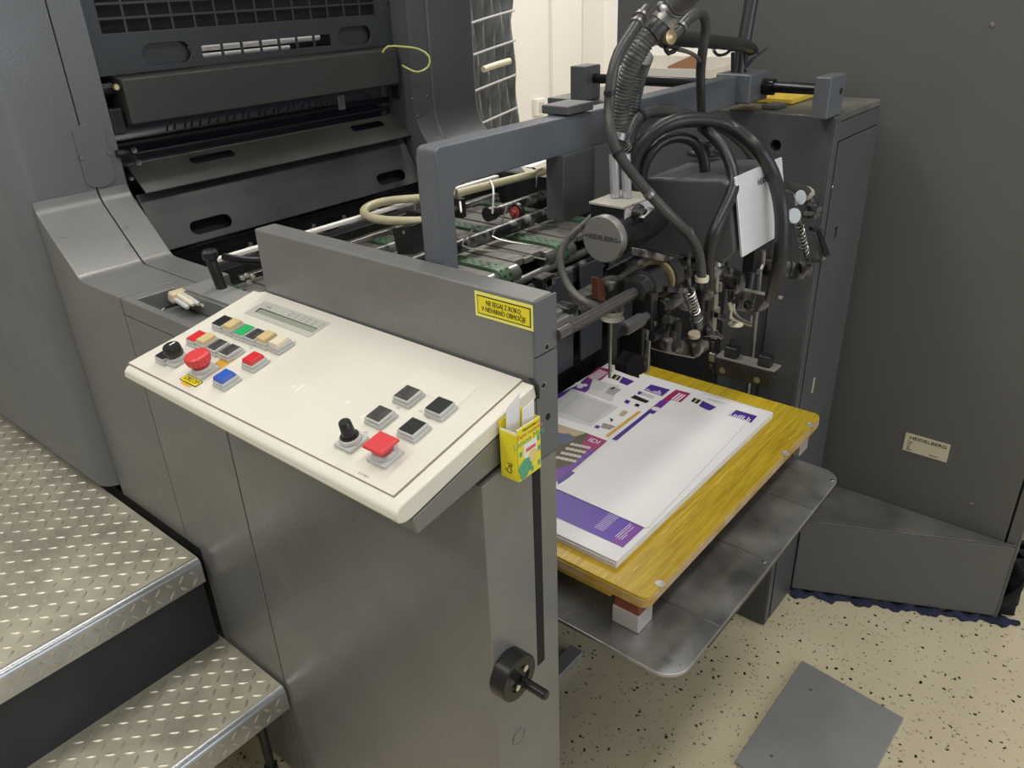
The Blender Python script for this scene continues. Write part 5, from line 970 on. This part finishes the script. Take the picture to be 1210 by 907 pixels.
hb_ = hose('black cable conduit running level across to the vertical pole', [(0.9971,0.5700,1.3160), (1.0490,0.5800,1.3133), (1.1620,0.6000,1.3030), (1.2887,0.6200,1.2900), (1.3966,0.6400,1.2778), (1.4366,0.6450,1.2692), (1.4421,0.6450,1.2604)], .0105, rubber, name='cable_conduit')
for q, q_ in (((1.1329,0.6000,1.3062), (1.1620,0.6000,1.3030)), ((1.2637,0.6300,1.2936), (1.3095,0.6300,1.2884)), ((1.3729,0.6400,1.2810), (1.3966,0.6400,1.2778))): obj('tie_band', M().lathe(q, Vector(q_)-Vector(q), [(-.002, .0112), (.002, .0112)], 18), blackm, hb_)
pole = thing('conduit_pole', (1.4234,0.6600,1.2250), 'black vertical pole rising behind the crossbar', 'pole')
obj('pole_tube', M().cyl((1.4234,0.6600,1.2250), (1.4589,0.6600,1.3867), .0125, 18), mat('pole_black', (.035, .035, .037), .35, .2), pole)
obj('pole_foot', M().cyl(((1.4263,0.6600,1.2276)[0], .66, 1.2315), (1.4216,0.6600,1.2337), .014, 18), blackm, pole)
for a, b in (((1.3735,0.6500,1.2687), (1.3800,0.6500,1.2367)), ((1.4244,0.6500,1.2646), (1.4247,0.6500,1.2323)), ((1.4115,0.6520,1.2656), (1.4116,0.6520,1.2335))): obj('cable', M().tube([a, b], .0035, 8), rubber, pole)
obj('cable_loop', M().tube([(1.2398,0.6200,1.2837), (1.2558,0.6200,1.2750), (1.2827,0.6200,1.2740), (1.3241,0.6300,1.2769), (1.3716,0.6400,1.2717)], .0024, 8), rubber, pole)
obj('pointer_lever', M().prism([(1.4327,0.6500,1.2429), (1.4514,0.6500,1.2525), (1.5165,0.6500,1.2673), (1.5211,0.6500,1.2640), (1.4629,0.6500,1.2487), (1.4408,0.6500,1.2379)], (0, .003, 0)), mat('lever_slate', (.04, .045, .05), .4), pole, .0005)
hose('wide black hose arching right over the suction head', [(0.9487,0.5800,1.1126), (0.9441,0.5800,1.1509), (0.9472,0.5750,1.1792), (0.9576,0.5600,1.2032), (0.9818,0.5400,1.2165), (1.0350,0.5200,1.2126), (1.0738,0.5000,1.1983), (1.0676,0.4600,1.1775), (1.0842,0.4400,1.1421), (1.0772,0.4200,1.1023), (1.0759,0.4120,1.0615), (1.0747,0.4100,1.0186), (1.0911,0.4200,0.9796), (1.1105,0.4300,0.9487)], .0100, rubber, n=20)
hose('shorter black hose looping into the top of the head cover', [(0.9611,0.5750,1.1070), (0.9609,0.5750,1.1401), (0.9619,0.5700,1.1659), (0.9768,0.5600,1.1869), (1.0071,0.5500,1.1920), (1.0286,0.5350,1.1842), (1.0397,0.5250,1.1648), (1.0407,0.5200,1.1451), (1.0434,0.5200,1.1280)], .0076, rubber)
hose('grey black hose descending across the side of the head cover', [(1.0436,0.5300,1.2017), (1.0306,0.5100,1.1961), (1.0314,0.4900,1.1785), (1.0206,0.4700,1.1541), (0.9959,0.4550,1.1346), (0.9629,0.4500,1.1120), (0.9423,0.4500,1.0919), (0.9399,0.4550,1.0654), (0.9538,0.4600,1.0250), (0.9737,0.4650,0.9933)], .0082, rubber)
hose('black hose arching low behind the wide hose', [(0.9431,0.6000,1.1076), (0.9483,0.6000,1.1362), (0.9594,0.6000,1.1749), (0.9751,0.6000,1.2043), (0.9941,0.6000,1.2174), (1.0266,0.5950,1.2202), (1.0838,0.5900,1.2117), (1.1403,0.5800,1.1951), (1.2099,0.5700,1.1681), (1.2559,0.5600,1.1394), (1.2705,0.5500,1.1202)], .0078, rubberg, ties=[((0.9941,0.6000,1.2174), (1.0266,0.5950,1.2202), .0086, blackm)])
hose('thin dusty hose drooping from the belt table to the filter canister', [(1.0805,0.7400,1.0364), (0.9989,0.7000,1.0475), (0.9120,0.6600,1.0579), (0.8486,0.6300,1.0607), (0.8042,0.6000,1.0567), (0.7899,0.5800,1.0402), (0.7846,0.5600,1.0273), (0.7826,0.5400,1.0218), (0.8008,0.5300,1.0135)], .0052, mat('dusty_hose', (.13, .125, .115), .5, 0, .1, 200, .4, 30))
hose('thin black cable hanging down from the smooth hose to the beam', [(1.1288,0.6200,1.2441), (1.1565,0.6200,1.2314), (1.2102,0.6200,1.2202)][:2]+[(1.1639,0.6200,1.2156)], .0028, rubber, name='thin_cable') if False else None

# ================================================================ things on the drive side top
t = thing('open_carton', (1.60, .82, 1.164), 'open white carton with brown paper standing on the drive side cabinet', 'box')
cx0, cx1, cy0, cy1, cz0, cz1 = 1.53, 1.66, .78, .99, 1.1645, 1.222
m = M(); m.box(cx0, cx0+.003, cy0, cy1, cz0, cz1); m.box(cx1-.003, cx1, cy0, cy1, cz0, cz1+.012); m.box(cx0, cx1, cy0, cy0+.003, cz0, cz1); m.box(cx0, cx1, cy1-.003, cy1, cz0, cz1); m.box(cx0, cx1, cy0, cy1, cz0, cz0+.003); obj('carton_walls', m, carton, t, .0005)
obj('flap', M().prism([(cx1, cy0, cz1+.012), (cx1, cy1, cz1+.012), (cx1+.02, cy1, cz1+.03), (cx1+.02, cy0, cz1+.03)], (.001, 0, 0)), carton, t)
m = M(); m.prism([(1.56, .83, 1.20), (1.60, .82, 1.238), (1.63, .86, 1.240), (1.63, .92, 1.215)], (.01, .01, -.01)); obj('brown_paper', m, brownp, t)
t = thing('yellow_folder', (1.60, .70, 1.1645), 'yellow folder lying flat on the drive side cabinet', 'folder')
obj('folder', M().box(1.54, 1.655, .60, .775, 1.1645, 1.176), yell2, t, .003)
t = thing('floor_rail', (1.0, .8, 0), 'flat grey machine rail on the floor below the lifting plate', 'rail')
obj('rail', M().prism([(.66, .765, .001), (1.10, .765, .001), (1.10, .80, .001), (.66, .80, .001)], (0, 0, .018)), zinc, t, .002)
